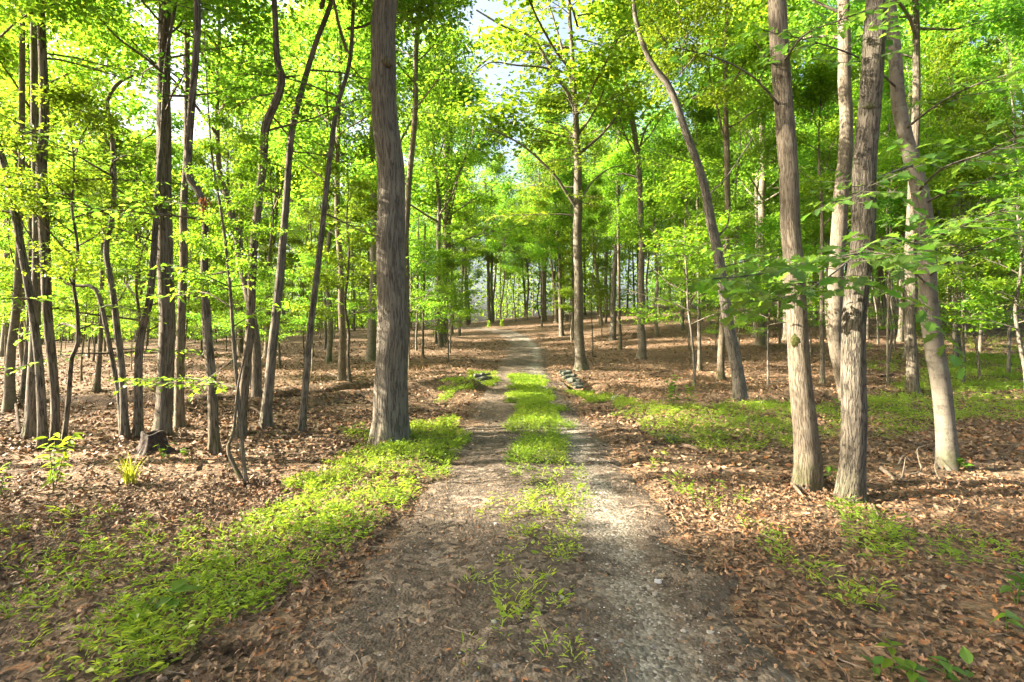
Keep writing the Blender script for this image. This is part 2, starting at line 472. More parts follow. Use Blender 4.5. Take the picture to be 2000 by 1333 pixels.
def track_material():
    k = NT('dirt_and_gravel')
    pos = k.n('NewGeometry').outputs['Position']
    t = k.attr('tint')                                   # how much pale gravel shows, plus painted sunlight on the far stretch
    v = k.n('TexVoronoi', {'voronoi_dimensions': '2D'}, Vector=pos, Scale=48.0)
    vr = k.n('SeparateColor', Color=v.outputs['Color']).outputs[0]
    n1 = k.n('TexNoise', Vector=pos, Scale=2.6, Detail=6.0, Roughness=.65)
    n2 = k.n('TexNoise', Vector=pos, Scale=35.0, Detail=4.0, Roughness=.7)
    v2 = k.n('TexVoronoi', {'voronoi_dimensions': '2D'}, Vector=pos, Scale=22.0)
    v2r = k.n('SeparateColor', Color=v2.outputs['Color']).outputs[0]
    grav = k.ramp(vr, [(0, (.09, .078, .06)), (.4, (.175, .155, .122)), (.8, (.25, .228, .185)), (1, (.36, .335, .285))])
    soil = k.ramp(n2.outputs['Fac'], [(.3, (.036, .029, .022)), (.55, (.10, .079, .059)), (.8, (.17, .134, .10))])
    bits = k.ramp(v2r, [(0, (.04, .031, .024)), (.4, (.10, .078, .058)), (.75, (.165, .128, .095)), (1, (.25, .195, .145))])
    soil = k.mix(k.maprange(n1.outputs['Fac'], .38, .56), soil, bits)
    g = k.maprange(k.math('ADD', t, k.math('MULTIPLY', k.math('SUBTRACT', n1.outputs['Fac'], .5), 1.9)), .30, .85, 0., .9)
    col = k.mix(g, soil, grav)
    k.set(k.b.inputs['Base Color'], col)
    k.b.inputs['Roughness'].default_value = .9; k.b.inputs['Specular IOR Level'].default_value = .2
    h = k.math('ADD', k.math('MULTIPLY', v.outputs['Distance'], -.5), k.math('ADD', n2.outputs['Fac'], k.math('MULTIPLY', v2r, .5)))
    bm = k.n('Bump', Height=h); bm.inputs['Strength'].default_value = .9; bm.inputs['Distance'].default_value = .02
    k.set(k.b.inputs['Normal'], bm)
    return k.m
TRACK = track_material()

def plain(name, stops, scale=20., rough=.85, bump=.01, detail=5.):
    k = NT(name)
    pos = k.n('TexCoord').outputs['Object']
    n = k.n('TexNoise', Vector=pos, Scale=scale, Detail=detail, Roughness=.65)
    k.set(k.b.inputs['Base Color'], k.ramp(n.outputs['Fac'], stops))
    k.b.inputs['Roughness'].default_value = rough; k.b.inputs['Specular IOR Level'].default_value = .2
    bm = k.n('Bump', Height=n.outputs['Fac']); bm.inputs['Distance'].default_value = bump
    k.set(k.b.inputs['Normal'], bm)
    return k.m
STONE = plain('grey_stone', [(.3, (.03, .034, .026)), (.5, (.085, .092, .072)), (.7, (.185, .19, .165))], 9, bump=.02)
ROCK_WHITE = plain('quartz_rock', [(.3, (.35, .36, .37)), (.6, (.62, .63, .65))], 25)
PEBBLE = NT('pebble')
PEBBLE.set(PEBBLE.b.inputs['Base Color'], PEBBLE.ramp(PEBBLE.attr('tint'), [(0, (.06, .053, .043)), (.5, (.15, .133, .108)), (.9, (.25, .23, .195)), (1, (.42, .40, .37))]))
PEBBLE.b.inputs['Roughness'].default_value = .85
STUMP = plain('rotten_wood', [(.3, (.018, .014, .011)), (.55, (.055, .042, .034)), (.75, (.15, .125, .105))], 14, bump=.03)
DEADWOOD = plain('dead_wood', [(.3, (.10, .078, .056)), (.6, (.20, .162, .122)), (.8, (.32, .275, .22))], 22, bump=.006)
DARKWOOD = plain('dark_stick', [(.3, (.05, .035, .025)), (.6, (.12, .085, .06))], 22, bump=.006)

# ------------------------------------------------------------------ ground and track
def axis_grid(lo, hi, near_lo, near_hi, fine, coarse_growth):
    g = list(np.arange(near_lo, near_hi + 1e-6, fine))
    s = fine; x = near_hi
    while x < hi: s *= coarse_growth; x += s; g.append(min(x, hi))
    s = fine; x = near_lo; left = []
    while x > lo: s *= coarse_growth; x -= s; left.append(max(x, lo))
    return np.array(left[::-1] + g)
gx = axis_grid(-240, 240, -6, 6, .08, 1.022)
gy = axis_grid(-40, 260, 1.5, 8, .075, 1.018)
X, Y = np.meshgrid(gx, gy)
Z = ground_z(X, Y)
nx, ny = len(gx), len(gy)
ii, jj = np.meshgrid(np.arange(ny - 1), np.arange(nx - 1), indexing='ij')
a0 = (ii * nx + jj).ravel()
mb = MB()
soil_t = np.maximum(1 - sstep(.65, 1.1, seg_dist(X, Y, GULLY_L)), .6 * (1 - sstep(.4, .8, seg_dist(X, Y, GULLY_R))))
soil_t = soil_t * (.65 + .35 * vnoise(X * 2.3, Y * 2.3, 21)) * .9
mb.add(np.stack([X, Y, Z], -1).reshape(-1, 3), np.stack([a0, a0 + 1, a0 + nx + 1, a0 + nx], 1), 0, None, np.clip(soil_t, 0, 1).ravel())
tag(link('ground', mb.mesh('ground', [GROUND])), 'woodland floor of brown leaf litter rising into a hill', kind='structure')

ty = axis_grid(-10, 66, 1.5, 9, .07, 1.012)
ts = np.linspace(-HALF - .35, HALF + .35, 56)
S, TY = np.meshgrid(ts, ty)
slx = road_x(TY + .5) - road_x(TY - .5)
TX = road_x(TY) + S * np.sqrt(1 + slx ** 2)
TZ = track_z(TX, TY)
gravel = (.84 * np.exp(-((S - .62 - .10 * vnoise(TY * .45, TY * 0 + 3, 31)) / .30) ** 2) * np.clip(.75 + .7 * vnoise(TY * .8, TY * 0, 33), 0, 1.1)
          + .28 * np.exp(-((S + .75) / .2) ** 2) * np.clip(.3 + .8 * vnoise(TY * .5, TY * 0 + 7, 34), 0, 1)
          + .3 * np.exp(-((TY - 25) / 4.5) ** 2) * np.exp(-((S - .5) / .8) ** 2)
          + .5 * np.exp(-((TY - 46) / 14) ** 2) * np.exp(-(S / .9) ** 2))  # far stretch paled with gravel colour to stand in for sunlight
mb = MB(); nt, nc = len(ty), len(ts)
ii, jj = np.meshgrid(np.arange(nt - 1), np.arange(nc - 1), indexing='ij')
a0 = (ii * nc + jj).ravel()
mb.add(np.stack([TX, TY, TZ], -1).reshape(-1, 3), np.stack([a0, a0 + 1, a0 + nc + 1, a0 + nc], 1), 0, None, gravel.ravel())
tag(link('dirt_track', mb.mesh('dirt_track', [TRACK])), 'two-rut dirt and gravel track winding up into the woods', kind='structure')

# ------------------------------------------------------------------ foliage generators
def rand_unit_xy(n):
    a = rng.random(n) * TAU
    return np.stack([np.cos(a), np.sin(a), np.zeros(n)], 1)

def cluster_leaves(mb, C, m, r, size, mat=0, shape=LEAF4, flat=.35, tilt=.5):
    """m leaves round every centre, in a flattened spray"""
    n = len(C) * m
    c = np.repeat(C, m, 0)
    off = rng.normal(size=(n, 3)) * np.array([r, r, r * flat])
    D = rand_unit_xy(n) + norm(off) * .7; D[:, 2] += rng.normal(size=n) * .35 - .25
    N = np.array([0, 0, 1.]) + rng.normal(size=(n, 3)) * tilt
    L = size * rng.uniform(.65, 1.25, n)
    leaves(mb, c + off, D, N, L, L * rng.uniform(.5, .75, n), shape, mat)

def curve_limb(p, d, L, n=7, lift=.0, wob=.12):
    d = norm(d); pts = [np.array(p, float)]
    for i in range(n - 1):
        d = norm(d + rng.normal(size=3) * wob + np.array([0, 0, lift]))
        pts.append(pts[-1] + d * L / (n - 1))
    return np.array(pts)

def make_crown(H, R, nprim, leaf, m, seedv, lift=.08, low=.05, flat=.2, mat=LEAF, cl=4, name='crown'):
    """limbs and leaf sprays of one crown, axis from (0,0,0) to (0,0,H)"""
    wood, C = MB(), []
    for i in range(nprim):
        t = low + (1 - low) * (i + rng.random() * .8) / nprim
        az = i * 2.399 + rng.normal() * .4
        el = math.radians(rng.uniform(8, 40) + 35 * t)
        L = R * (1.05 - .55 * t ** 1.6) * rng.uniform(.7, 1.15)
        d = np.array([math.cos(az) * math.cos(el), math.sin(az) * math.cos(el), math.sin(el)])
        P = curve_limb((0, 0, H * t * .92), d, L, 7, lift * .5)
        r0 = .0095 * L ** 1.1 + .006
        tube(wood, catmull(P, 2), np.linspace(r0, r0 * .25, 13), 4)
        for k in range(rng.integers(5, 8)):
            q = rng.uniform(.3, 1.0); idx = min(int(q * 6), 5); f = q * 6 - idx
            p = P[idx] * (1 - f) + P[idx + 1] * f
            dd = norm(P[idx + 1] - P[idx]) + rng.normal(size=3) * np.array([.8, .8, .35])
            l2 = L * rng.uniform(.22, .45)
            Q = curve_limb(p, dd, l2, 5, 0, .2)
            tube(wood, Q, np.linspace(r0 * .35, .004, 5), 3)
            for c in range(cl): C.append(Q[1 + int(c * 4 / cl)] + rng.normal(size=3) * .12)
        C.append(P[-1]); C.append(P[-2])
    C = np.array(C)
    lv = MB()
    cluster_leaves(lv, C, m, .36 * (R / 3.5) ** .6, leaf, 0, LEAF4, flat, .42)
    return wood.mesh('bough', [BARK['brown']]), lv.mesh(name, [mat])

def spray_limb(wood, lv, p, d, L, leaf=.1, r0=None, shape=LEAF4, lift=-.02, gap=.075, mat=0, collect=None):
    """a leafy branch: alternate twigs in a flat, layered spray"""
    n = 8
    P = curve_limb(p, d, L, n, lift, .09)
    return spray_along(wood, lv, P, leaf, r0 or (.006 + .007 * L), shape, gap, collect)

def spray_along(wood, lv, P, leaf=.1, r0=.012, shape=LEAF4, gap=.075, collect=None, start=.25, twig=.42, step=.16):
    P = np.asarray(P, float)
    Pf = catmull(P, 3)
    L = np.linalg.norm(np.diff(Pf, axis=0), axis=1).sum()
    tube(wood, Pf, np.linspace(r0, r0 * .2 + .001, len(Pf)), 5, cap=False)
    ntw = max(5, int(L / step))
    side = 1
    Cs, Ds = [], []
    for i in range(ntw + 1):
        t = start + (1 - start) * i / ntw
        k = min(int(t * (len(Pf) - 1)), len(Pf) - 2)
        p = Pf[k]; tan = norm(Pf[k + 1] - Pf[k])
        perp = norm(np.cross([0, 0, 1.], tan)) * side; side = -side
        l2 = L * twig * (1.15 - t) * rng.uniform(.6, 1.2) + .12
        if i == ntw: dd = tan
        else: dd = tan * .75 + perp + rng.normal(size=3) * .15
        dd = dd * np.array([1, 1, .6]) + np.array([0, 0, rng.normal() * .1])
        Q = curve_limb(p, dd, l2, 5, -.03, .12)
        tube(wood, Q, np.linspace(r0 * .3 + .0015, .001, 5), 3, cap=False)
        nl = max(3, int(l2 / gap))
        tt = np.linspace(.15, 1, nl)
        seg = np.clip((tt * 4).astype(int), 0, 3); f = (tt * 4 - seg)[:, None]
        pos = Q[seg] * (1 - f) + Q[seg + 1] * f
        dq = norm(Q[-1] - Q[0]); pq = norm(np.cross([0, 0, 1.], dq))
        sg = np.where(np.arange(nl) % 2 == 0, 1, -1)[:, None]
        Cs.append(pos); Ds.append(dq * rng.uniform(.3, 1., (nl, 1)) + pq * sg + rng.normal(size=(nl, 3)) * .25 + np.array([0, 0, -.18]))
    C, D = np.concatenate(Cs), np.concatenate(Ds)
    N = np.array([0, 0, 1.]) + rng.normal(size=C.shape) * .33
    Ls = leaf * rng.uniform(.6, 1.25, len(C))
    if collect is not None: collect.append((C, D, N, Ls))
    else: leaves(lv, C, D, N, Ls, Ls * rng.uniform(.5, .68, len(C)), shape)

CROWNS = [make_crown(10, R, n, .165, m, i, mat=mt) for i, (R, n, m, mt) in enumerate([
    (4.2, 17, 38, LEAF), (3.8, 16, 38, LEAF_YOUNG), (4.6, 18, 36, LEAF_MID), (3.4, 15, 38, LEAF_YOUNG), (4.2, 17, 36, LEAF), (3.0, 15, 38, LEAF)])]
SMALL_CROWNS = [make_crown(10, R, n, .20, m, i, lift=-.02, low=.0, flat=.16, mat=mt, cl=4) for i, (R, n, m, mt) in enumerate([
    (3.8, 15, 20, LEAF_YOUNG), (4.4, 16, 18, LEAF), (3.2, 14, 20, LEAF_YOUNG)])]

# ------------------------------------------------------------------ trees that the photograph shows one by one
TREE_SPOTS = []
def trunk_curve(pts, w, d, h, seed):
    P = [at(x, y, d) for x, y in pts]
    R = [v * d / 2000 / math.sqrt(1 + ((x - 1000) / F) ** 2) for v, (x, y) in zip(w, pts)]   # a wide lens stretches what is off axis
    t = norm(P[-1] - P[-2]) * .6 + np.array([0, 0, .75]); t = norm(t)
    zb = P[0][2]
    rs = np.random.default_rng(seed)
    r_top = R[-1]; z0 = P[-1][2]
    while P[-1][2] < zb + h:
        t = norm(t + rs.normal(size=3) * np.array([.06, .06, 0]) + np.array([0, 0, .12]))
        P.append(P[-1] + t * 1.6)
        f = min(1, (P[-1][2] - z0) / max(zb + h - z0, .1))
        R.append(r_top * (1 - .85 * f))
    P = np.array(P); R = np.array(R)
    P[:, 1] += np.concatenate([[0], np.cumsum(rs.normal(size=len(P) - 1) * .02)])
    return P, R

def add_tree(name, label, pts, w, h, bark, cb=.5, crown=0, cs=1.0, sides=None, limbs=(), auto=0, auto_z=(2.2, 7), auto_L=(.9, 2.0),
             leaf=.115, leafmat=LEAF, group=None, flare=.75, cat='tree', small=False, seed=None, d=None):
    seed = seed if seed is not None else len(TREE_SPOTS) + 3
    d = d or hit(*pts[0])
    if pts[0][0] < 640 and d < 17 and h > 9: cb = min(cb, .48)
    P, R = trunk_curve(pts, w, d, h, seed)
    base = np.array([P[0][0], P[0][1], float(ground_z(P[0][0], P[0][1]))])
    root = bpy.data.objects.new(name, None); COL.objects.link(root); root.location = base
    root.empty_display_size = .3
    tag(root, label, cat, group)
    TREE_SPOTS.append((base[0], base[1], R[0]))
    Q = P - base
    Q = np.vstack([[Q[0][0], Q[0][1], -.22], Q]); Rq = np.concatenate([[R[0]], R])
    Q[1][2] = max(Q[1][2], .02)
    npr = 9 if d < 12 else 6
    Pc = catmull(Q, npr)
    Rc = np.interp(np.linspace(0, len(Rq) - 1, len(Pc)), np.arange(len(Rq)), Rq)
    # even out and densify near the ground so that the flare is smooth
    Ls = np.concatenate([[0], np.cumsum(np.linalg.norm(np.diff(Pc, axis=0), axis=1))])
    ss = np.unique(np.concatenate([np.arange(0, min(1.2, Ls[-1]), .06), np.arange(1.2, Ls[-1], .14 if d < 12 else .4), [Ls[-1]]]))
    Pd = np.stack([np.interp(ss, Ls, Pc[:, k]) for k in range(3)], 1); Rd = np.interp(ss, Ls, Rc)
    Pd[:, 0] += .25 * Rd * vnoise(ss * .9 + seed, ss * 0, seed); Pd[:, 1] += .2 * Rd * vnoise(ss * .9 + seed, ss * 0 + 5, seed)
    mb = MB()
    tube(mb, Pd, Rd, sides or (28 if d < 9 else 16 if d < 20 else 9), 0, .05, (flare, .15 + R[0] * .45), seed)
    link('trunk', mb.mesh('trunk', [BARK[bark]]), root)
    fol = MB(); any_leaf = False
    for lb in limbs:                                   # limbs seen one by one: pixel path, depth offset at the tip, width, leafy?
        lp, doff, lw, leafy = lb
        k = np.linspace(0, 1, len(lp))
        LP = np.array([at(x, y, d + doff * q) for (x, y), q in zip(lp, k)]) - base
        LP[0] += (np.array([np.interp(LP[0][2], Pd[:, 2], Pd[:, j]) for j in range(3)]) - LP[0]) * .8
        wmb = MB()
        if leafy:
            spray_along(wmb, fol, catmull(LP, 2), leaf, lw * d / 2000, LEAF4, .05, start=.2, twig=.35); any_leaf = True
        else:
            Pf = catmull(LP, 5)
            tube(wmb, Pf, np.linspace(lw * d / 2000, lw * d / 6000, len(Pf)), 7, 0, .05, None, seed)
        link('limb', wmb.mesh('limb', [BARK[bark]]), root)
    for i in range(auto):
        z = rng.uniform(*auto_z)
        if z > h * .9: continue
        p = np.array([np.interp(z, Pd[:, 2], Pd[:, k]) for k in range(3)])
        az = rng.random() * TAU
        dv = np.array([math.cos(az), math.sin(az), rng.uniform(-.05, .35)])
        wmb = MB()
        spray_limb(wmb, fol, p, dv, rng.uniform(*auto_L), leaf); any_leaf = True
        link('limb', wmb.mesh('limb', [BARK[bark]]), root)
    if any_leaf:
        tag(link('foliage', fol.mesh('foliage', [leafmat]), root), kind='stuff')
    if crown is not None:
        bw, lvm = (SMALL_CROWNS if small else CROWNS)[crown % (3 if small else 6)]
        zb = h * cb
        p = np.array([np.interp(zb, Pd[:, 2], Pd[:, k]) for k in range(3)])
        sc = (h - zb) / 10
        rz = rng.random() * TAU
        for nm, me in (('bough', bw), ('crown', lvm)):
            o = link(nm, me, root, p); o.rotation_euler = (0, 0, rz); o.scale = (max(sc, .2) * cs, max(sc, .2) * cs, sc * 1.0)
            if nm == 'crown': o['kind'] = 'stuff'
            else: o['kind'] = 'stuff'
    return root, base, d, Pd

LG = None
T = add_tree
# --- left side, from the frame edge inwards
T('leaning_tree', 'dark thin trunk bowed over at the left frame edge, in front of straighter trunks',
  [(84, 880), (80, 745), (70, 640), (56, 535), (38, 430), (12, 320), (-12, 235)], [20, 19, 18, 17, 17, 16, 15], 11, 'dark', .55, 3, auto=3)
T('tall_tree', 'straight grey-brown trunk close behind the bowed dark trunk at far left',
  [(106, 876), (103, 780), (94, 600), (84, 450), (82, 315), (86, 230), (86, 0)], [19, 19, 21, 24, 23, 20, 18], 18, 'ridged', .45, 0, auto=5)
T('tall_tree', 'thick trunk with a broad blackish foot between the bowed trunk and the pale far-left trunk',
  [(60, 851), (68, 700), (72, 560), (74, 420), (70, 200), (66, 0)], [30, 24, 20, 18, 16, 14], 17, 'dark', .5, 2)
T('tall_tree', 'pale smooth trunk nearest the left frame edge, widening at its foot',
  [(17, 816), (22, 690), (30, 600), (38, 470), (42, 330), (46, 0)], [26, 20, 18, 16, 14, 12], 18, 'pale', .45, 1)
T('slender_tree', 'dark narrow trunk standing just behind the thick black-footed trunk at left',
  [(44, 797), (55, 640), (60, 500), (62, 300)], [15, 10, 9, 8], 13, 'dark', .4, 3)
T('crooked_tree', 'thin black zigzag stem with a kink low down, right of the far-left cluster',
  [(124, 871), (136, 780), (147, 696), (158, 675), (159, 605), (150, 552), (157, 500), (147, 440), (140, 402), (143, 305)], [11, 11, 9, 9, 8, 7, 7, 6, 6, 4], 5.5, 'dark', .45, 0, small=True, auto=5, auto_z=(1.4, 4.5), leaf=.10)
T('broken_tree', 'crooked dark stem with a snapped top bent to the right, left of the stump',
  [(246, 858), (241, 727), (231, 657), (224, 570), (210, 490), (219, 430), (224, 350), (219, 255), (210, 200), (231, 165), (262, 150)], [17, 15, 14, 13, 12, 11, 11, 10, 9, 8, 5], 5.0, 'dark', .7, None, auto=6, auto_z=(2.0, 5), leaf=.10)
T('crooked_tree', 'slim wavy stem growing from the foot of the snapped-top stem',
  [(238, 858), (233, 780), (224, 727), (210, 654), (196, 595), (178, 560), (110, 541)], [11, 11, 11, 11, 10, 9, 7], 2.9, 'dark', .6, None, auto=4, auto_z=(1.3, 2.7), leaf=.10)
T('slender_tree', 'short-looking dark trunk well back between the zigzag stem and the snapped-top stem',
  [(188, 766), (196, 690), (199, 600), (202, 480), (205, 370), (206, 200)], [14, 10, 9, 9, 8, 7], 13, 'dark', .35, 3, auto=3)
T('leaning_tree', 'dark trunk leaning right and bending behind the big straight left trunk, just behind the stump',
  [(271, 856), (273, 720), (281, 647), (297, 587), (303, 465), (308, 380), (312, 300)], [19, 17, 16, 15, 13, 12, 10], 11, 'dark', .5, 5, auto=3)
T('tall_tree', 'big straight grey trunk with a flared mossy foot directly behind the stump',
  [(320, 850), (322, 740), (323, 600), (323, 430), (322, 200), (322, 0)], [36, 33, 33, 32, 28, 25], 22, 'ridged', .5, 2, 1.0, auto=3, flare=.4)
T('tall_tree', 'medium brown trunk standing tight against the right of the big straight left trunk',
  [(350, 836), (355, 600), (358, 430), (364, 300), (367, 200), (366, 0)], [20, 18, 16, 13, 12, 11], 19, 'brown', .5, 3)
T('crooked_tree', 'trunk that swoops sideways above head height, with a dead brown leaf cluster at the bend',
  [(420, 889), (415, 745), (406, 640), (401, 535), (401, 440), (397, 398), (384, 367), (370, 343), (371, 280), (381, 210), (388, 105), (388, 0)], [21, 20, 19, 16, 14, 14, 15, 16, 16, 15, 14, 13], 16, 'ridged', .55, 0, auto=4)
fork = T('forked_sapling', 'thin pale sapling splitting into two slanting stems near the sunlit leaf band',
  [(481, 945), (474, 900), (460, 780), (452, 675), (444, 570), (434, 465), (424, 380), (412, 290)], [10, 9, 8, 8, 7, 6, 5, 4], 4.2, 'tan', .5, 2, .8, small=True, flare=.1, sides=10, leafmat=LEAF_YOUNG,
  limbs=[([(437, 937), (446, 880), (456, 843), (466, 748), (484, 675)], .05, 9, False),
         ([(462, 760), (400, 742), (320, 740), (232, 745)], .9, 4, True),
         ([(455, 700), (400, 742), (340, 748), (290, 752)], .2, 3, True),
         ([(448, 600), (400, 572), (350, 578), (300, 578)], .4, 4, True),
         ([(448, 640), (500, 610), (540, 590)], .3, 3, True),
         ([(445, 560), (380, 530), (330, 515)], -.2, 3, True)], leaf=.085)
T('slender_tree', 'mid-brown trunk with a dark flared foot, partly hidden behind the two-stem sapling',
  [(499, 789), (500, 675), (483, 570), (470, 517), (458, 440), (441, 378), (425, 322), (420, 180)], [22, 17, 17, 16, 15, 13, 11, 8], 15, 'brown', .5, 1, auto=3)
T('crooked_tree', 'S-curved dark trunk that bulges to the right high up, behind the two-stem sapling',
  [(468, 852), (478, 720), (485, 640), (490, 540), (495, 466), (504, 395), (513, 315), (518, 245), (542, 192), (551, 150), (542, 115), (535, 0)], [22, 19, 18, 17, 16, 16, 17, 17, 16, 16, 14, 11], 15, 'brown', .6, 5, auto=4,
  limbs=[([(551, 152), (565, 150), (585, 148)], .1, 6, False)])
T('slender_tree', 'thin upright trunk seen between the S-curved trunk and the swooping trunk, well behind them',
  [(470, 690), (470, 560), (470, 420), (474, 300), (474, 182), (483, 14)], [13, 11, 10, 10, 9, 8], 19, 'brown', .5, 3)
T('tall_tree', 'gently right-leaning rough grey trunk between the S-curved trunk and the thin black leaner',
  [(521, 840), (524, 780), (533, 675), (546, 552), (553, 466), (563, 332), (574, 252), (591, 175), (619, 88), (651, 0)], [22, 20, 18, 17, 15, 13, 13, 12, 10, 9], 15, 'ridged', .6, 1, auto=3)
T('leaning_tree', 'slim black trunk leaning right, nearest trunk left of the big verge oak',
  [(591, 847), (605, 675), (622, 535), (633, 430), (647, 300), (658, 210), (682, 115), (690, 0)], [15, 13, 12, 11, 10, 9, 8, 7], 13, 'dark', .6, 3, auto=4)
T('slender_tree', 'straight thin flare-footed trunk on the slope just left of the big verge oak',
  [(668, 742), (667, 570), (660, 430), (660, 245), (664, 100)], [16, 12, 11, 9, 7], 17, 'brown', .4, 0, auto=3)
T('tall_tree', 'pale spread-footed trunk half hidden by the left edge of the big verge oak',
  [(724, 707), (728, 600), (730, 430), (728, 250), (726, 0)], [20, 15, 14, 12, 10], 21, 'pale', .45, 2, flare=.8)
big = T('oak_tree', 'largest oak, ridged grey trunk with knobs, on the grass verge left of the track',
  [(767, 862), (768, 760), (767, 620), (764, 466), (760, 320), (756, 220), (754, 130), (752, 0)], [68, 65, 61, 56, 52, 50, 49, 48], 24, 'ridged', .55, 4, 1.1, sides=44, flare=.26)
T('slender_tree', 'thin dark trunk rising close behind the right edge of the big verge oak',
  [(790, 700), (796, 640), (793, 540), (793, 455), (800, 350), (810, 230), (812, 100), (820, 0)], [10, 10, 11, 12, 11, 11, 10, 9], 19, 'brown', .5, 5, auto=3, d=19)
T('forking_tree', 'dark-footed tree that divides into several pale upswept limbs, left of the track bend',
  [(862, 670), (866, 600), (870, 530), (875, 430), (877, 370)], [24, 18, 17, 16, 15], 22, 'brown', .33, 1, 1.4, flare=.6, auto=12, auto_z=(7, 19), auto_L=(2.4, 4.6), leaf=.19,
  limbs=[([(877, 372), (880, 300), (884, 235), (905, 180), (925, 140), (960, 110)], .5, 11, False),
         ([(877, 372), (900, 330), (925, 300), (955, 283), (990, 250)], -1, 8, False),
         ([(877, 330), (868, 260), (850, 200), (835, 165)], 1, 8, False),
         ([(879, 300), (880, 200), (880, 100), (876, 0)], 1, 9, False),
         ([(874, 450), (888, 380), (905, 315), (918, 210)], -1.5, 5, False)])
T('slender_tree', 'very thin dark stem right of the dark-footed forking tree at the track bend',
  [(897, 655), (903, 540), (909, 450), (914, 300)], [6, 5, 5, 4], 13, 'dark', .45, 3)
T('slender_tree', 'thin pole-like trunk at the crest, left one of two above the vanishing track',
  [(955, 612), (954, 540), (953, 480), (948, 350)], [7, 6, 6, 5], 17, 'brown', .4, 0)
T('slender_tree', 'thin pole-like trunk at the crest, right one of two above the vanishing track',
  [(962, 612), (960, 540), (962, 470), (960, 350)], [6, 5, 5, 4], 17, 'ridged', .4, 3)
# --- right of the track
T('slender_tree', 'dark thin trunk on the slope between the track bend and the pale sunlit tree',
  [(1097, 655), (1094, 560), (1091, 480), (1080, 330)], [10, 7, 6, 5], 16, 'dark', .35, 1)
T('slender_tree', 'thinner dark trunk higher on the slope, left of the dark one by the track bend',
  [(1064, 627), (1064, 520), (1066, 420), (1060, 250)], [8, 7, 6, 5], 16, 'dark', .4, 2)
T('slender_tree', 'narrow shaded trunk immediately left of the pale sunlit tree, farther up the slope',
  [(1120, 663), (1119, 560), (1118, 440), (1116, 300)], [6, 6, 5, 5], 16, 'brown', .4, 5)
T('pale_tree', 'pale sunlit trunk beside the track with long bare limbs sweeping up to the left',
  [(1134, 725), (1131, 640), (1130, 570), (1129, 430), (1127, 300), (1124, 200), (1118, 120), (1112, 0)], [22, 18, 17, 17, 14, 11, 9, 7], 23, 'pale', .40, 3, 1.5, sides=14, auto=20, auto_z=(7, 19), auto_L=(2.4, 4.6), leaf=.17, leafmat=LEAF_YOUNG,
  limbs=[([(1129, 412), (1105, 375), (1085, 345), (1040, 300), (1000, 272), (952, 250)], -1, 7, False),
         ([(1127, 215), (1105, 175), (1080, 140), (1040, 75), (990, 55), (930, 20)], -1, 9, False),
         ([(1084, 145), (1060, 132), (1010, 128), (960, 122), (930, 140)], -.8, 5, False),
         ([(1122, 190), (1104, 120), (1085, 50), (1070, 0), (1060, -60)], .6, 7, False),
         ([(1126, 268), (1150, 235), (1170, 200), (1185, 160)], -.5, 6, False),
         ([(1130, 400), (1150, 365), (1165, 348), (1190, 330), (1220, 322)], .5, 5, False),
         ([(1127, 275), (1095, 245), (1060, 240), (1040, 262)], .5, 4, False)])
T('slender_tree', 'short dark trunk standing right beside a thin light stem, right of the pale sunlit tree',
  [(1197, 667), (1199, 560), (1205, 430), (1210, 250)], [14, 10, 10, 8], 18, 'dark', .4, 0)
T('slender_tree', 'thin light stem in front of the short dark trunk, right of the pale sunlit tree',
  [(1211, 686), (1210, 600), (1209, 500), (1206, 300)], [8, 6, 6, 5], 13, 'tan', .45, 3)
T('tall_tree', 'straight brown trunk on a small sunlit mound of the right slope, bent left high up',
  [(1253, 703), (1253, 600), (1253, 466), (1249, 350), (1240, 262), (1227, 200), (1218, 80)], [18, 14, 12, 11, 11, 11, 9], 19, 'brown', .5, 2, limbs=[([(1252, 300), (1262, 250), (1285, 225), (1305, 205)], .4, 5, False)])
T('leaning_tree', 'dark trunk leaning strongly left over the grass patch, with a knot below the canopy',
  [(1449, 785), (1436, 710), (1419, 605), (1401, 493), (1387, 430), (1376, 375), (1362, 325), (1345, 273), (1322, 210), (1303, 168), (1280, 140), (1262, 110), (1240, 40)], [28, 24, 22, 21, 19, 17, 16, 15, 14, 13, 12, 10, 9], 13, 'dark', .6, 1, auto=4,
  limbs=[([(1395, 470), (1420, 440), (1425, 405)], .2, 5, False), ([(1386, 430), (1380, 390), (1420, 345), (1470, 270)], .6, 4, False)])
T('slender_tree', 'upright brown trunk directly behind the strongly left-leaning dark trunk',
  [(1408, 742), (1410, 640), (1416, 530), (1420, 430), (1419, 290), (1414, 100)], [14, 13, 12, 12, 11, 9], 19, 'tan', .45, 3)
T('slender_tree', 'thin dark stem standing just left of the strongly left-leaning dark trunk',
  [(1366, 725), (1365, 640), (1364, 560), (1362, 400)], [8, 7, 6, 5], 12, 'dark', .4, 0, auto=2)
T('slender_tree', 'thin dark trunk farther up the slope, left of the strongly left-leaning trunk',
  [(1332, 646), (1335, 560), (1337, 450), (1338, 300)], [9, 7, 6, 5], 16, 'dark', .4, 2)
T('tall_tree', 'wide-footed tan trunk on the slope between the left-leaning trunk and the mossy front trunk',
  [(1486, 676), (1487, 560), (1488, 430), (1490, 250)], [19, 17, 15, 13], 20, 'tan', .4, 4, flare=.9)
T('slender_tree', 'thread-thin stem on the slope just left of the mossy front trunk',
  [(1523, 680), (1522, 600), (1521, 500)], [5, 4, 4], 9, 'tan', .45, 2, small=True)
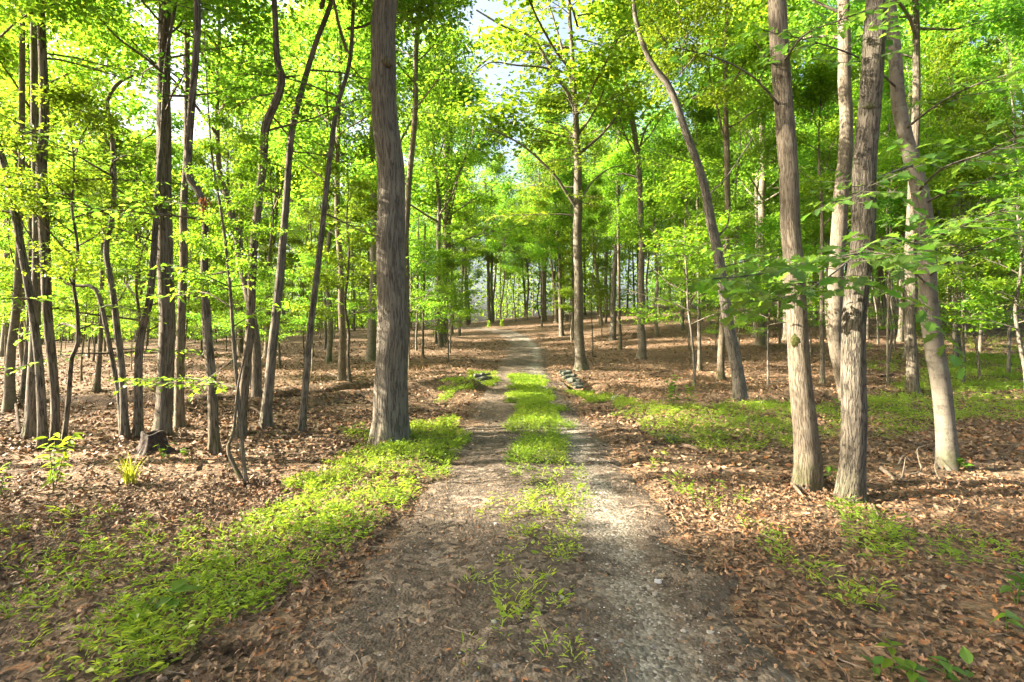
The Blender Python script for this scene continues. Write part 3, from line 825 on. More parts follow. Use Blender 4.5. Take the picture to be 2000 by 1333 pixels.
moss = T('mossy_tree', 'front tan trunk with a dark moss patch, left of the darkest ridged front trunk',
  [(1580, 948), (1577, 895), (1566, 780), (1556, 675), (1548, 535), (1538, 440), (1533, 315), (1529, 210), (1522, 105), (1514, 0)], [56, 53, 46, 43, 40, 39, 38, 38, 38, 36], 18, 'tan', .6, 5, sides=36, flare=.26,
  limbs=[([(1534, 150), (1520, 130), (1500, 118), (1470, 75)], -.2, 5, False)])
ridge = T('oak_tree', 'darkest of the three front trunks at right, deeply ridged, with a pale scar high up',
  [(1666, 968), (1667, 895), (1667, 745), (1672, 640), (1679, 535), (1685, 455), (1693, 315), (1707, 210), (1716, 105), (1723, 0)], [56, 52, 51, 50, 50, 49, 48, 48, 48, 46], 21, 'blocky', .6, 2, sides=40, flare=.34)
beech = T('leaning_tree', 'pale blotchy trunk leaning left towards the darkest front trunk, rightmost of the front three',
  [(1850, 920), (1846, 870), (1840, 800), (1825, 675), (1813, 570), (1800, 466), (1784, 367), (1769, 285), (1751, 210), (1738, 122), (1728, 0)], [47, 44, 42, 40, 39, 38, 35, 31, 29, 26, 22], 14, 'pale', .6, 3, sides=32, flare=.28)
T('tall_tree', 'bright sunlit pale trunk half hidden behind the darkest front trunk at right',
  [(1652, 775), (1642, 715), (1632, 640), (1630, 570), (1640, 430), (1650, 300), (1653, 200), (1646, 0)], [30, 30, 31, 32, 32, 29, 27, 25], 21, 'tan', .5, 1, flare=.2)
T('tall_tree', 'medium pale trunk standing behind the rightmost leaning front trunk, with a mossy foot',
  [(1783, 764), (1781, 690), (1780, 600), (1780, 500), (1784, 350), (1790, 150), (1790, 0)], [27, 25, 24, 24, 20, 16, 14], 20, 'ridged', .5, 0, flare=.5)
T('slender_tree', 'thin greenish trunk seen between the mossy front trunk and the darkest front trunk',
  [(1606, 747), (1605, 660), (1604, 560), (1604, 400)], [11, 9, 9, 7], 12, 'brown', .45, 3)
T('slender_tree', 'thread-thin sapling stem between the darkest front trunk and the pale trunk behind',
  [(1734, 748), (1733, 660), (1736, 560), (1738, 480)], [6, 5, 5, 4], 7, 'tan', .45, 1, small=True)
T('slender_tree', 'narrow dark trunk on the far right slope beyond the rightmost leaning front trunk',
  [(1884, 658), (1880, 580), (1878, 500), (1876, 350)], [11, 9, 8, 7], 16, 'dark', .35, 2)
T('leaning_tree', 'dark shaded trunk leaning right near the right frame edge',
  [(1966, 640), (1972, 570), (1980, 517), (1988, 430), (1994, 300)], [18, 16, 15, 13, 11], 17, 'dark', .45, 4)
T('slender_tree', 'thin bare stem on the slope left of the big oak, behind the slim black leaner',
  [(636, 680), (635, 600), (632, 520), (625, 400)], [7, 5, 5, 4], 10, 'dark', .45, 3)
for (x, y, w_, lb) in [(813, 686, 4, 'leftmost'), (826, 698, 5, 'middle and nearest'), (851, 671, 6, 'rightmost')]:
    T('sapling', f'{lb} of the three thin dark saplings right of the big verge oak', [(x, y), (x + 1, y - 80), (x + 3, y - 170), (x + 4, y - 260)], [w_, w_ - 1, w_ - 1, w_ - 2], 6.5, 'dark', .35, 1, small=True, group='thin saplings beside the big oak', cat='sapling')

# knobs on the big oak, scar on the ridged oak: pieces of their trunks
def blob(name, parent, c, r, mat, seed, sq=(1, 1, 1)):
    th = np.linspace(0, math.pi, 8); ph = np.linspace(0, TAU, 13)
    t, p = np.meshgrid(th, ph, indexing='ij')
    rr = r * (1 + .22 * vnoise(np.cos(p) * 2 + seed, t * 2 + np.sin(p) * 2, seed))
    V = np.stack([rr * np.sin(t) * np.cos(p) * sq[0], rr * np.sin(t) * np.sin(p) * sq[1], rr * np.cos(t) * sq[2]], -1).reshape(-1, 3) + c
    i, j = np.meshgrid(np.arange(7), np.arange(12), indexing='ij'); a = (i * 13 + j).ravel()
    m = MB(); m.add(V, np.stack([a, a + 13, a + 14, a + 1], 1), 0, np.stack([p.ravel() * r, t.ravel() * r], 1))
    return link(name, m.mesh(name, [mat]), parent)
root, base, d, Pd = big
blob('knob', root, at(729, 168, d - .05) - base, .085, BARK['ridged'], 3, (1, 1, 1.25))
blob('knob', root, at(757, 122, d - .17) - base, .10, BARK['ridged'], 5, (1, .7, .9))
root, base, d, Pd = ridge
blob('scar', root, at(1698, 208, d - .115) - base, .05, BARK['tan'], 4, (1.5, .45, .6))
root, base, d, Pd = moss
MOSS = plain('moss', [(.3, (.015, .018, .006)), (.5, (.05, .055, .014)), (.75, (.10, .10, .03))], 40, bump=.02)
blob('moss_patch', root, at(1560, 665, d - .085) - base, .085, MOSS, 6, (1.0, .42, 1.1))

# dead brown leaf cluster hanging at the bend of the swooping trunk
m = MB(); dsw = hit(420, 889)
c0 = np.array([at(400 + rng.normal() * 7, 385 + rng.random() * 45, dsw - .12) for _ in range(60)])
leaves(m, c0, np.stack([rng.normal(size=60) * .3, rng.normal(size=60) * .3, -np.ones(60)], 1), rng.normal(size=(60, 3)), .075, .03, OVATE)
tag(link('dead_foliage', m.mesh('dead_foliage', [DEADLEAF])), 'cluster of hanging dead rust-brown leaves at the bend of the swooping trunk', 'leaves', kind='stuff')

# ------------------------------------------------------------------ near leafy limbs on the right, leaf by leaf
oak_me = []
for i in range(5):
    m = MB(); leaves(m, np.zeros((1, 3)), np.array([[1., 0, 0]]), np.array([[0, 0, 1.]]), 1.0, rng.uniform(.95, 1.15), OAK, 0, np.array([.15 + .17 * i]))
    oak_me.append(m.mesh('leaf', [LEAF_DEEP]))
import mathutils
def leaf_objects(parent, sets, limit):
    C = np.concatenate([s[0] for s in sets]); D = norm(np.concatenate([s[1] for s in sets])); N = np.concatenate([s[2] for s in sets]); L = np.concatenate([s[3] for s in sets])
    S = norm(np.cross(N, D)); U = np.cross(D, S)
    idx = rng.permutation(len(C))
    for q in idx[:limit]:
        o = link('leaf', oak_me[rng.integers(5)], parent)
        l = L[q]
        M = mathutils.Matrix(((D[q][0] * l, S[q][0] * l, U[q][0] * l, C[q][0]), (D[q][1] * l, S[q][1] * l, U[q][1] * l, C[q][1]), (D[q][2] * l, S[q][2] * l, U[q][2] * l, C[q][2]), (0, 0, 0, 1)))
        o.matrix_local = M
    return idx[limit:], (C, D, N, L)
def near_limb(tree_, path, lw, leaf, gap, twig, limit, start=.3):
    root, base, d, Pd = tree_
    P = np.array([at(x, y, dd) for x, y, dd in path]) - base
    P[0] = np.array([np.interp(P[0][2], Pd[:, 2], Pd[:, j]) for j in range(3)])
    wmb, rest, sets = MB(), MB(), []
    spray_along(wmb, rest, catmull(P, 2), leaf, lw, OAK, gap, sets, start, twig, .21)
    lo = link('limb', wmb.mesh('limb', [BARK['dark']]), root)
    left, (C, D, N, L) = leaf_objects(lo, sets, limit)
    if len(left):
        leaves(rest, C[left], D[left], N[left], L[left], L[left] * .8, OAK)
        o = link('foliage', rest.mesh('foliage', [LEAF_DEEP]), lo); o['kind'] = 'stuff'
near_limb(beech, [(1806, 555, 6.3), (1740, 500, 5.4), (1650, 500, 4.7), (1520, 530, 4.2), (1400, 545, 3.9)], .012, .135, .07, .34, 120)
near_limb(beech, [(1800, 480, 6.3), (1720, 470, 5.2), (1620, 540, 4.5), (1540, 580, 4.2), (1440, 590, 4.0)], .011, .13, .07, .34, 90)
near_limb(beech, [(1800, 470, 6.3), (1880, 440, 5.2), (1960, 410, 4.4), (2060, 380, 3.8)], .016, .12, .08, .42, 45)
near_limb(beech, [(1785, 370, 6.3), (1840, 330, 5.4), (1920, 300, 4.6), (2020, 250, 4.0)], .016, .12, .08, .42, 40)
near_limb(beech, [(1775, 320, 6.3), (1720, 345, 5.6), (1690, 370, 5.0), (1640, 400, 4.6)], .014, .115, .08, .36, 20)
near_limb(beech, [(1810, 540, 6.3), (1870, 500, 5.6), (1940, 470, 5.0), (2040, 440, 4.5)], .014, .115, .08, .4, 20)

near_limb(beech, [(1762, 250, 6.3), (1830, 205, 5.8), (1920, 160, 5.2), (2040, 130, 4.6)], .016, .12, .07, .45, 0)
near_limb(beech, [(1745, 170, 6.3), (1690, 120, 5.9), (1600, 85, 5.5), (1490, 60, 5.2)], .014, .12, .07, .45, 0)
near_limb(beech, [(1790, 400, 6.3), (1850, 375, 6.0), (1930, 350, 5.7), (2040, 320, 5.4)], .014, .12, .07, .45, 0)
near_limb(moss, [(1530, 210, 5.6), (1470, 150, 5.5), (1390, 110, 5.4), (1300, 90, 5.4)], .014, .12, .07, .45, 0)
near_limb(moss, [(1524, 120, 5.6), (1570, 70, 5.3), (1640, 40, 5.0), (1720, 10, 4.8)], .014, .12, .07, .45, 0)

# ------------------------------------------------------------------ woods further back: copies of a few trees
def proto_tree(name, h, r, bark, crown, cb, seedv, small=False, cs=1.0):
    rs = np.random.default_rng(seedv)
    n = 9
    P = np.zeros((n, 3)); P[:, 2] = np.linspace(-.2, h, n)
    P[1:, :2] = np.cumsum(rs.normal(size=(n - 1, 2)) * .02 * h / 2, 0)
    Pc = catmull(P, 4); R = np.interp(Pc[:, 2], [-.2, h * .6, h], [r, r * .6, r * .12])
    m = MB(); tube(m, Pc, R, 9 if not small else 6, 0, .06, (.5, .25), seedv)
    root = bpy.data.objects.new(name, None); COL.objects.link(root)
    link('trunk', m.mesh('trunk', [BARK[bark]]), root)
    bw, lv = (SMALL_CROWNS if small else CROWNS)[crown]
    p = [np.interp(h * cb, Pc[:, 2], Pc[:, k]) for k in range(3)]
    for nm, me in (('bough', bw), ('crown', lv)):
        o = link(nm, me, root, p); s = h * (1 - cb) / 10; o.scale = (s * cs * (1 if small else .82), s * cs * (1 if small else .82), s); o.rotation_euler = (0, 0, rs.random() * 6)
        o['kind'] = 'stuff'
    return root
PROTO = [proto_tree('woodland_tree', h, r, b, c, cb, 50 + i) for i, (h, r, b, c, cb) in enumerate([
    (20, .17, 'brown', 0, .34), (18, .13, 'dark', 1, .32), (22, .20, 'ridged', 2, .38), (16, .09, 'brown', 3, .26), (19, .14, 'tan', 4, .36), (17, .10, 'dark', 5, .22), (15, .055, 'brown', 3, .5), (14, .05, 'dark', 5, .52)])]
USTORY = [proto_tree('understory_tree', h, r, b, c, cb, 70 + i, True, cs) for i, (h, r, b, c, cb, cs) in enumerate([
    (6.5, .045, 'dark', 0, .28, 1.15), (5.0, .035, 'brown', 1, .30, 1.2), (8.0, .06, 'dark', 2, .25, 1.0)])]
SHADE = [proto_tree('woodland_tree', 22, .17, 'brown', 0, .57, 91), proto_tree('woodland_tree', 24, .15, 'ridged', 2, .58, 92)]
used = set()
def place(protos, k, x, y, label, group, cat, smin, smax):
    z = float(ground_z(x, y))
    s = rng.uniform(smin, smax)
    args = ((x, y, z), rng.random() * TAU, (s, s, s * rng.uniform(.9, 1.12)))
    p = protos[k % len(protos)]
    if p.name not in used:
        used.add(p.name); p.location, p.scale = args[0], args[2]; p.rotation_euler = (0, 0, args[1]); o = p
    else:
        o = copy_thing(p, *args)
    return tag(o, label, cat, group)

def clear_of(x, y, gap, spots):
    return all((x - a) ** 2 + (y - b) ** 2 > gap * gap for a, b, *_ in spots)
def zone(x, y):
    u = x / max(y, 1)
    if u < -.25: return 'left'
    if u < .12: return 'crest'
    return 'right'
ZL = {'left': ('slender tree in the level woods far back on the left of the track', 'trees in the level woods left of the track'),
      'crest': ('slender tree in the woods over the crest where the track vanishes', 'trees over the crest of the track'),
      'right': ('slender tree in the woods high on the leaf-covered right slope', 'trees on the right slope')}
UL = {'left': ('small leafy understory tree among the taller trunks left of the track', 'understory trees left of the track'),
      'crest': ('small leafy understory tree near the crest where the track vanishes', 'understory trees at the crest'),
      'right': ('small leafy understory tree on the leaf-covered right slope', 'understory trees on the right slope')}
spots = list(TREE_SPOTS)
BACK = []
cnt = 0
for tries in range(9000):
    if cnt >= 182: break
    y = 22 + 50 * rng.random() ** .8
    x = rng.uniform(-1.12, 1.12) * y
    if y < 66 and abs(float(road_s(x, y))) < 3.2: continue
    if abs(x / y) < .35 and y < 26 or abs(x) < 4.5 and y < 34: continue
    if x < 16 and abs((y - 29.5 + 6) % 12 - 6) > 2.5 and y < 62: continue
    if not clear_of(x, y, 2.2, spots): continue
    if x < -.15 * y and y > 34 and rng.random() < .45: continue
    spots.append((x, y)); cnt += 1
    lab, grp = ZL[zone(x, y)]
    BACK.append((place(PROTO, rng.integers(6) if cnt < 110 else 6 + cnt % 2, x, y, lab, grp, 'tree', .8, 1.25), 'tree'))
cnt = 0
for tries in range(4000):
    if cnt >= 95: break
    y = 11 + 52 * rng.random() ** .9
    x = rng.uniform(-1.1, 1.1) * y
    if y < 66 and abs(float(road_s(x, y))) < 2.6 + 1.2: continue
    if abs(x / y) < .3 and y < 24: continue
    if x > .12 * y and rng.random() < .4: continue
    if not clear_of(x, y, 1.6, spots): continue
    spots.append((x, y)); cnt += 1
    lab, grp = UL[zone(x, y)]
    BACK.append((place(USTORY, rng.integers(3), x, y, lab, grp, 'small tree', .8, 1.25), 'under'))
for x, y in [(.5, 70), (-3, 76), (4, 72), (-6, 71), (2, 82), (7, 70), (-1, 90), (5.4, 62), (-9, 79)]:
    spots.append((x, y)); BACK.append((place(PROTO, rng.integers(6), x, y, None, ZL['crest'][1], 'tree', .9, 1.2), 'tree'))
# unseen trees added outside the left frame edge to shade the visible ground
for x, y, k in [(-9.5, -2.5, 5), (-13, 0.2, 1), (-18, 1.4, 3), (-13, -6.5, 2), (-22, -2, 0), (-9, 1.0, 3), (-26, .8, 4), (-11.5, 2.0, 5), (-15.5, 2.1, 3), (-20, 2.2, 5), (-25, 2.2, 3), (-6.5, -4.5, 3),
                (-27, 11.0, 1)]:
    spots.append((x, y))
    place(PROTO, k, x, y, 'unseen tree added outside the left edge of the view to shade the track', 'trees beside the view', 'tree', .85, 1.0)
cnt = 0
for tries in range(400):
    if cnt >= 7: break
    x = rng.uniform(6, 30); y = rng.uniform(-8, 20)
    if abs(x) < 1.12 * y + 2.5: continue
    if not clear_of(x, y, 5, spots): continue
    spots.append((x, y)); cnt += 1
    place(PROTO, rng.integers(6), x, y, 'tree standing outside the right edge of the view', 'trees beside the view', 'tree', .85, 1.2)

for x, y, k in [(-12.5, 6.4, 0), (-23, 7.2, 1)]:  # unseen trees added so their high crowns shade upper trunks, not the ground
    spots.append((x, y))
    place(SHADE, k, x, y, 'tall unseen clear-stemmed tree added outside the left edge of the view for shade', 'trees beside the view', 'tree', 1.0, 1.0)

# every tree of the woods behind is told by its looks and by the nearer trunk it stands beside in view
MARKS = [(30, 'pale far-left trunk'), (97, 'bowed far-left trunk'), (155, 'black zigzag stem'), (231, 'snapped-top stem'), (322, 'big straight left trunk'),
         (406, 'swooping trunk'), (452, 'two-stem sapling'), (487, 'S-curved trunk'), (540, 'rough right-leaning trunk'), (612, 'slim black leaner'),
         (667, 'thin flared trunk'), (767, 'big verge oak'), (866, 'forking tree'), (957, 'crest poles'), (1096, 'dark slope trunk'),
         (1131, 'pale sunlit tree'), (1205, 'short dark trunk'), (1253, 'trunk on the mound'), (1415, 'left-leaning trunk'), (1487, 'wide-footed tan trunk'),
         (1552, 'mossy front trunk'), (1671, 'darkest front trunk'), (1785, 'pale rear trunk'), (1822, 'rightmost front trunk'), (1881, 'narrow far-right trunk'), (1972, 'dark right-edge trunk')]
LOOK = {'trunk': {'bark_brown': 'brown-barked', 'bark_dark': 'dark-barked', 'bark_ridged': 'grey rough-barked', 'bark_tan': 'tan-barked'}}
labelled = {}
for o, kind in BACK:
    x, y, z = o.location
    px = 1000 + x / y * F
    mk = min(MARKS, key=lambda q: abs(q[0] - px))
    tr = [c for c in o.children if c.name.startswith('trunk')][0]
    look = LOOK['trunk'].get(tr.data.materials[0].name, 'grey')
    dist = ('nearer', 'farther')[y > 34] if kind == 'under' else ('far', 'remote')[y > 52]
    what = 'leafy understory tree' if kind == 'under' else ('woodland tree', 'slender woodland tree')[float(o.scale[0]) < 1.0]
    lab = f"{dist} {look} {what} just {'left' if px < mk[0] else 'right'} of the {mk[1]}"
    labelled.setdefault(lab, []).append((px, o))
ORD = ['leftmost', 'second from left', 'third from left', 'fourth from left', 'fifth from left', 'sixth from left', 'seventh from left', 'eighth from left']
for lab, os_ in labelled.items():
    os_.sort(key=lambda q: q[0])
    for i, (px, o) in enumerate(os_):
        o['label'] = lab if len(os_) == 1 else f"{ORD[i]} {lab}"

# far-off woods that read as one mass
m = MB(); lv = MB(); fc = []
for k in range(260):
    y = rng.uniform(68, 118); x = rng.uniform(-1.3, 1.3) * y
    z = float(terrain(x, y)); h = rng.uniform(13, 20)
    P = np.array([(x, y, z - .3), (x + rng.normal() * .3, y, z + h * .5), (x + rng.normal() * .8, y, z + h * .9)])
    tube(m, P, [.16, .11, .04], 5)
    nC = 84
    fc.append(np.stack([x + rng.normal(size=nC) * 2.2, y + rng.normal(size=nC) * 2.2, z + h * rng.uniform(.06, 1.05, nC)], 1))
cluster_leaves(lv, np.concatenate(fc), 8, .8, .56, 0, LEAF4, .4)
ux = rng.uniform(-1.25, 1.25, 6000); uy = rng.uniform(66, 112, 6000)
fc.append(np.stack([ux * uy, uy, terrain(ux * uy, uy) + rng.uniform(.2, 5.5, 6000)], 1))
wood = link('distant_woods', m.mesh('distant_woods', [BARK['brown']]))
tag(wood, 'far-off mass of trunks and leaves closing the view behind the nearer trees', 'woods', kind='stuff')
tag(link('foliage', lv.mesh('foliage', [LEAF_YOUNG]), wood), kind='stuff')

# ------------------------------------------------------------------ leaf litter, gravel, grass
def scatter(n, dlo, dhi, ulim=1.18, power=1.0):
    d = dlo + (dhi - dlo) * rng.random(n) ** power
    u = rng.uniform(-ulim, ulim, n)
    return u * np.maximum(d, 2.2), d
GRASS_POLY = {
    'verge': ([(730, 862), (800, 838), (918, 815), (905, 880), (835, 960), (705, 1045), (570, 1135), (440, 1210), (320, 1300), (190, 1345), (60, 1345), (170, 1240), (300, 1150), (400, 1090), (480, 1015), (560, 965), (690, 895)], 320, .9),
    'verge_thin': ([(0, 1020), (340, 1000), (480, 990), (420, 1080), (300, 1120), (0, 1240)], 75, .8),
    'verge_edge': ([(300, 1140), (560, 1100), (720, 1050), (560, 1160), (420, 1230), (200, 1345), (0, 1345), (0, 1260)], 60, .8),
    'strip': ([(1003, 735), (1055, 735), (1088, 800), (1112, 860), (1112, 905), (1012, 910), (1005, 850), (1006, 790)], 260, .9),
    'strip_thin': ([(1000, 905), (1120, 905), (1170, 960), (1165, 1060), (1120, 1180), (1150, 1345), (890, 1345), (930, 1150), (975, 1000)], 85, .85),
    'right_strip': ([(1108, 740), (1180, 765), (1240, 795), (1350, 800), (1550, 788), (1555, 885), (1450, 885), (1330, 872), (1250, 850), (1190, 800), (1120, 770)], 80, 1.0),
    'right_ground': ([(1590, 800), (1700, 770), (1850, 700), (2050, 690), (2050, 830), (1850, 830), (1720, 860), (1600, 870)], 34, 1.2),
    'right_far': ([(1640, 720), (1800, 660), (2050, 640), (2050, 720), (1800, 740)], 7, 1.4),
    'tall_clump': ([(1585, 980), (1640, 990), (1690, 1010), (1770, 1080), (1700, 1092), (1620, 1040)], 330, 1.25),
    'low_line': ([(1485, 1050), (1560, 1070), (1660, 1120), (1700, 1170), (1785, 1240), (1730, 1255), (1640, 1160), (1560, 1120)], 230, 1.1),
    'side_clump': ([(1810, 1050), (1900, 1050), (1945, 1080), (1900, 1110), (1830, 1095)], 260, 1.2),
    'sprigs': ([(1285, 890), (1340, 930), (1500, 1000), (1490, 1050), (1380, 1000), (1300, 950)], 45, 1.0),
    'near_oak': ([(630, 860), (700, 835), (745, 850), (720, 865)], 110, 1.0),
    'stone_side': ([(870, 760), (930, 730), (965, 728), (968, 752), (920, 765), (850, 790)], 110, .9),
}
def to_world(px, py):
    """photo pixel on the foreground ground to the plane of the ground"""
    d = np.array([hit(a, b) for a, b in zip(px, py)]); return (px - 1000) / F * d, d
glv = MB()
gmask_polys = []
for nm, (poly, dens, hs) in GRASS_POLY.items():
    pp = np.array(poly, float)
    wx, wy = to_world(pp[:, 0], pp[:, 1])
    wpoly = list(zip(wx, wy)); gmask_polys.append((wpoly, dens))
    area = (wx.max() - wx.min()) * (wy.max() - wy.min())
    n = int(min(area * dens, 24000))
    x = rng.uniform(wx.min() - .2, wx.max() + .2, n); y = rng.uniform(wy.min() - .2, wy.max() + .2, n)
    jx = x + .22 * vnoise(x * 2.1, y * 2.1, 41) * np.minimum(y / 5, 1.6); jy = y + .3 * vnoise(x * 2.1, y * 2.1, 42)
    keep = in_poly(jx, jy, wpoly) & (vnoise(x * 1.9, y * 1.9, 43) + .6 * vnoise(x * 5, y * 5, 44) > rng.uniform(-1.5, .35, n))
    x, y = x[keep], y[keep]
    n = len(x); z = top_z(x, y)
    sz = np.clip(y / 9, 1, 1.6)
    m_ = 13
    c = np.repeat(np.stack([x, y, z], 1), m_, 0); N_ = len(c)
    ht = rng.random(N_) * .12 * hs * np.repeat(rng.uniform(.5, 1.3, n), m_)
    az = rng.random(N_) * TAU
    D = np.stack([np.cos(az), np.sin(az), rng.uniform(-.1, .9, N_)], 1)
    off = np.stack([np.cos(az + 1), np.sin(az + 1), np.zeros(N_)], 1) * (.02 + .05 * rng.random((N_, 1)) * hs)
    c = c + off; c[:, 2] += ht
    L = rng.uniform(.026, .062, N_) * np.repeat(rng.lognormal(-.12, .2, n), m_) * (.8 + .4 * hs) * np.repeat(sz, m_)
    Nn = np.array([0, 0, 1.]) + rng.normal(size=(N_, 3)) * .5
    tn = np.repeat(np.clip(.55 + .3 * vnoise(x * .9, y * .9, 45) + rng.normal(size=n) * .2, 0, 1), m_)
    kind = np.repeat(rng.random(n), m_)                 # narrow grass, lance-leaved plants, small round weeds
    wd = np.where(kind < .3, .09, np.where(kind < .85, .24, .55)); L = L * np.where(kind < .3, 1.25, np.where(kind < .85, 1, .8))
    D[:, 2] += np.where(kind < .3, .4, 0)
    leaves(glv, c, D, Nn, L, L * wd * rng.uniform(.75, 1.3, N_), BLADE, 0, np.clip(tn + rng.normal(size=N_) * .12, 0, 1))
tag(link('grass', glv.mesh('grass', [GRASS])), 'bright green low grass on the verges and down the middle of the track', 'grass', kind='stuff')

def grass_cover(x, y):
    g = np.zeros(len(x))
    for wp, dens in gmask_polys: g = np.maximum(g, in_poly(x, y, wp) * min(1, dens / 230))
    return g
lit = MB()
for n, dlo, dhi, power, shape, size in [(36000, 1.2, 6, .62, OAK_LITTER, .054), (38000, 6, 12, .7, LEAF4, .08), (42000, 12, 26, .8, LEAF4, .105), (24000, 26, 46, 1., LEAF4, .16)]:
    x, y = scatter(n, dlo, dhi, 1.2, power)
    s = np.abs(road_s(x, y))
    ss_ = road_s(x, y)
    grav = np.exp(-((ss_ - .62) / .3) ** 2)
    p = np.where(s < HALF + .15, np.maximum(.42 - .36 * grav, .95 * sstep(HALF - .55, HALF + .1, s)), 1.0) * (1 - .55 * grass_cover(x, y)) * (1 - .9 * (1 - sstep(.65, 1.05, seg_dist(x, y, GULLY_L))))
    p = p * np.clip(.85 + .5 * vnoise(x / .8, y / .8, 61), .3, 1)
    keep = rng.random(n) < p
    x, y = x[keep], y[keep]; n = len(x); onroad = np.abs(road_s(x, y)) < HALF
    z = top_z(x, y) + rng.uniform(.002, .03, n) * np.where(onroad, .6, 1)
    D = rand_unit_xy(n); D[:, 2] = rng.normal(size=n) * .36
    Nn = np.array([0, 0, 1.]) + rng.normal(size=(n, 3)) * np.where(onroad, .3, .62)[:, None]
    L = size * rng.uniform(.5, 1.3, n) * np.where(onroad, .62, 1)
    leaves(lit, np.stack([x, y, z], 1) - D * (L / 2)[:, None], D, Nn, L, L * rng.uniform(.45, .8, n), shape, 0,
           np.clip(rng.beta(1.7, 1.6, n) - .08 * onroad + .16 * vnoise(x / 1.1, y / 1.1, 51) + .05, 0, 1), curl=rng.normal(size=n) * .30)
for bx_, by_, br_ in TREE_SPOTS:                         # leaves banked up against the trunks
    if by_ > 18: continue
    n = 70
    a_ = rng.random(n) * TAU; q = br_ * 1.25 + .28 * rng.random(n) ** 1.6
    x = bx_ + q * np.cos(a_); y = by_ + q * np.sin(a_)
    z = top_z(x, y) + .01 + .07 * np.exp(-(q - br_ * 1.25) / .10) * rng.random(n)
    D = np.stack([np.cos(a_ + rng.normal(size=n)), np.sin(a_ + rng.normal(size=n)), rng.normal(size=n) * .4], 1)
    L = rng.uniform(.05, .10, n)
    leaves(lit, np.stack([x, y, z], 1), D, np.array([0, 0, 1.]) + rng.normal(size=(n, 3)) * .6, L, L * .6, OAK_LITTER if by_ < 7 else LEAF4, 0, rng.beta(1.7, 1.6, n), curl=rng.normal(size=n) * .3)
tag(link('leaf_litter', lit.mesh('leaf_litter', [LITTER])), 'curled brown fallen leaves covering the woodland floor', 'leaves', kind='stuff')

# bits of twig lying on the track and litter
tw = MB()
x, y = scatter(520, 1.4, 11, 1.1, .8)
for xx, yy in zip(x, y):
    l = rng.uniform(.05, .28); az = rng.random() * TAU
    q = np.array([(xx + math.cos(az) * l * t + rng.normal() * .012, yy + math.sin(az) * l * t + rng.normal() * .012) for t in (0, .33, .66, 1)])
    z = top_z(q[:, 0], q[:, 1]) + .012 + rng.random() * .02
    tube(tw, np.column_stack([q, z]), np.linspace(.0045, .002, 4) * rng.uniform(.6, 1.6), 4)
tag(link('twig_litter', tw.mesh('twig_litter', [DEADWOOD])), 'thin broken twigs scattered over the track and the leaves', 'twigs', kind='stuff')

# loose stones in the ruts
pb = MB()
ico = np.array([(0, 0, 1), (.89, 0, .45), (.28, .85, .45), (-.72, .53, .45), (-.72, -.53, .45), (.28, -.85, .45), (.72, .53, -.45), (-.28, .85, -.45), (-.89, 0, -.45), (-.28, -.85, -.45), (.72, -.53, -.45), (0, 0, -1)])
icf = np.array([(0, 1, 2), (0, 2, 3), (0, 3, 4), (0, 4, 5), (0, 5, 1), (1, 6, 2), (2, 7, 3), (3, 8, 4), (4, 9, 5), (5, 10, 1), (2, 6, 7), (3, 7, 8), (4, 8, 9), (5, 9, 10), (1, 10, 6), (11, 7, 6), (11, 8, 7), (11, 9, 8), (11, 10, 9), (11, 6, 10)])
n = 7000
y = 1.3 + 9 * rng.random(n) ** 1.3
s_ = np.where(rng.random(n) < .72, rng.normal(size=n) * .24 + .62, rng.normal(size=n) * .4 - .45)
x = road_x(y) + s_
z = top_z(x, y)
r = rng.uniform(.003, .008, n) * (1 + 1.4 * (rng.random(n) < .05))
V = np.stack([x, y, z], 1)[:, None] + ico[None] * r[:, None, None] * rng.uniform(.6, 1.3, (n, 12, 1)) * np.array([1.2, 1.1, .7])
pb.add(V.reshape(-1, 3), (np.arange(n)[:, None, None] * 12 + icf[None]).reshape(-1, 3), 0, None, np.repeat(rng.random(n), 12), smooth=False)
tag(link('gravel', pb.mesh('gravel', [PEBBLE.m])), 'pale loose gravel worn into the ruts of the track', 'gravel', kind='stuff')

# ------------------------------------------------------------------ small things on the ground
def ground_pt(px, py):
    d = hit(px, py); x = (px - 1000) / F * d
    return np.array([x, d, float(top_z(x, d))]), d
def stone_mesh(seed):
    rs = np.random.default_rng(seed)
    th = np.linspace(0, math.pi, 6); ph = np.linspace(0, TAU, 9)
    t, p = np.meshgrid(th, ph, indexing='ij')
    v = np.stack([np.sin(t) * np.cos(p), np.sin(t) * np.sin(p), np.cos(t)], -1)
    v = np.sign(v) * np.abs(v) ** .55 * np.array([1, .7, .42])
    v[:, :-1] += rs.normal(size=v[:, :-1].shape) * .05; v[:, -1] = v[:, 0]; v[0] = v[0, 0]; v[-1] = v[-1, 0]
    i, j = np.meshgrid(np.arange(5), np.arange(8), indexing='ij'); a = (i * 9 + j).ravel()
    m = MB(); m.add(v.reshape(-1, 3), np.stack([a, a + 9, a + 10, a + 1], 1), 0, None, .5, False)
    return m.mesh('stone', [STONE])
STONES = [stone_mesh(i) for i in range(5)]
def stone_wall(label, cells, d0, size):
    root = bpy.data.objects.new('culvert_wall', None); COL.objects.link(root)
    p, _ = ground_pt(*cells[0][:2]); root.location = at(cells[0][0], cells[0][1], d0)
    tag(root, label, 'stone wall', 'dry stone walls of the culvert')
    for i, (px, py, dd) in enumerate(cells):
        o = link('stone', STONES[i % 5], root, at(px, py, d0 + dd) - np.array(root.location))
        s = size * rng.uniform(.7, 1.25)
        o.scale = (s, s, s * rng.uniform(.8, 1.2)); o.rotation_euler = (rng.normal() * .15, rng.normal() * .15, rng.normal() * .5)
    return root
dl = hit(945, 748)
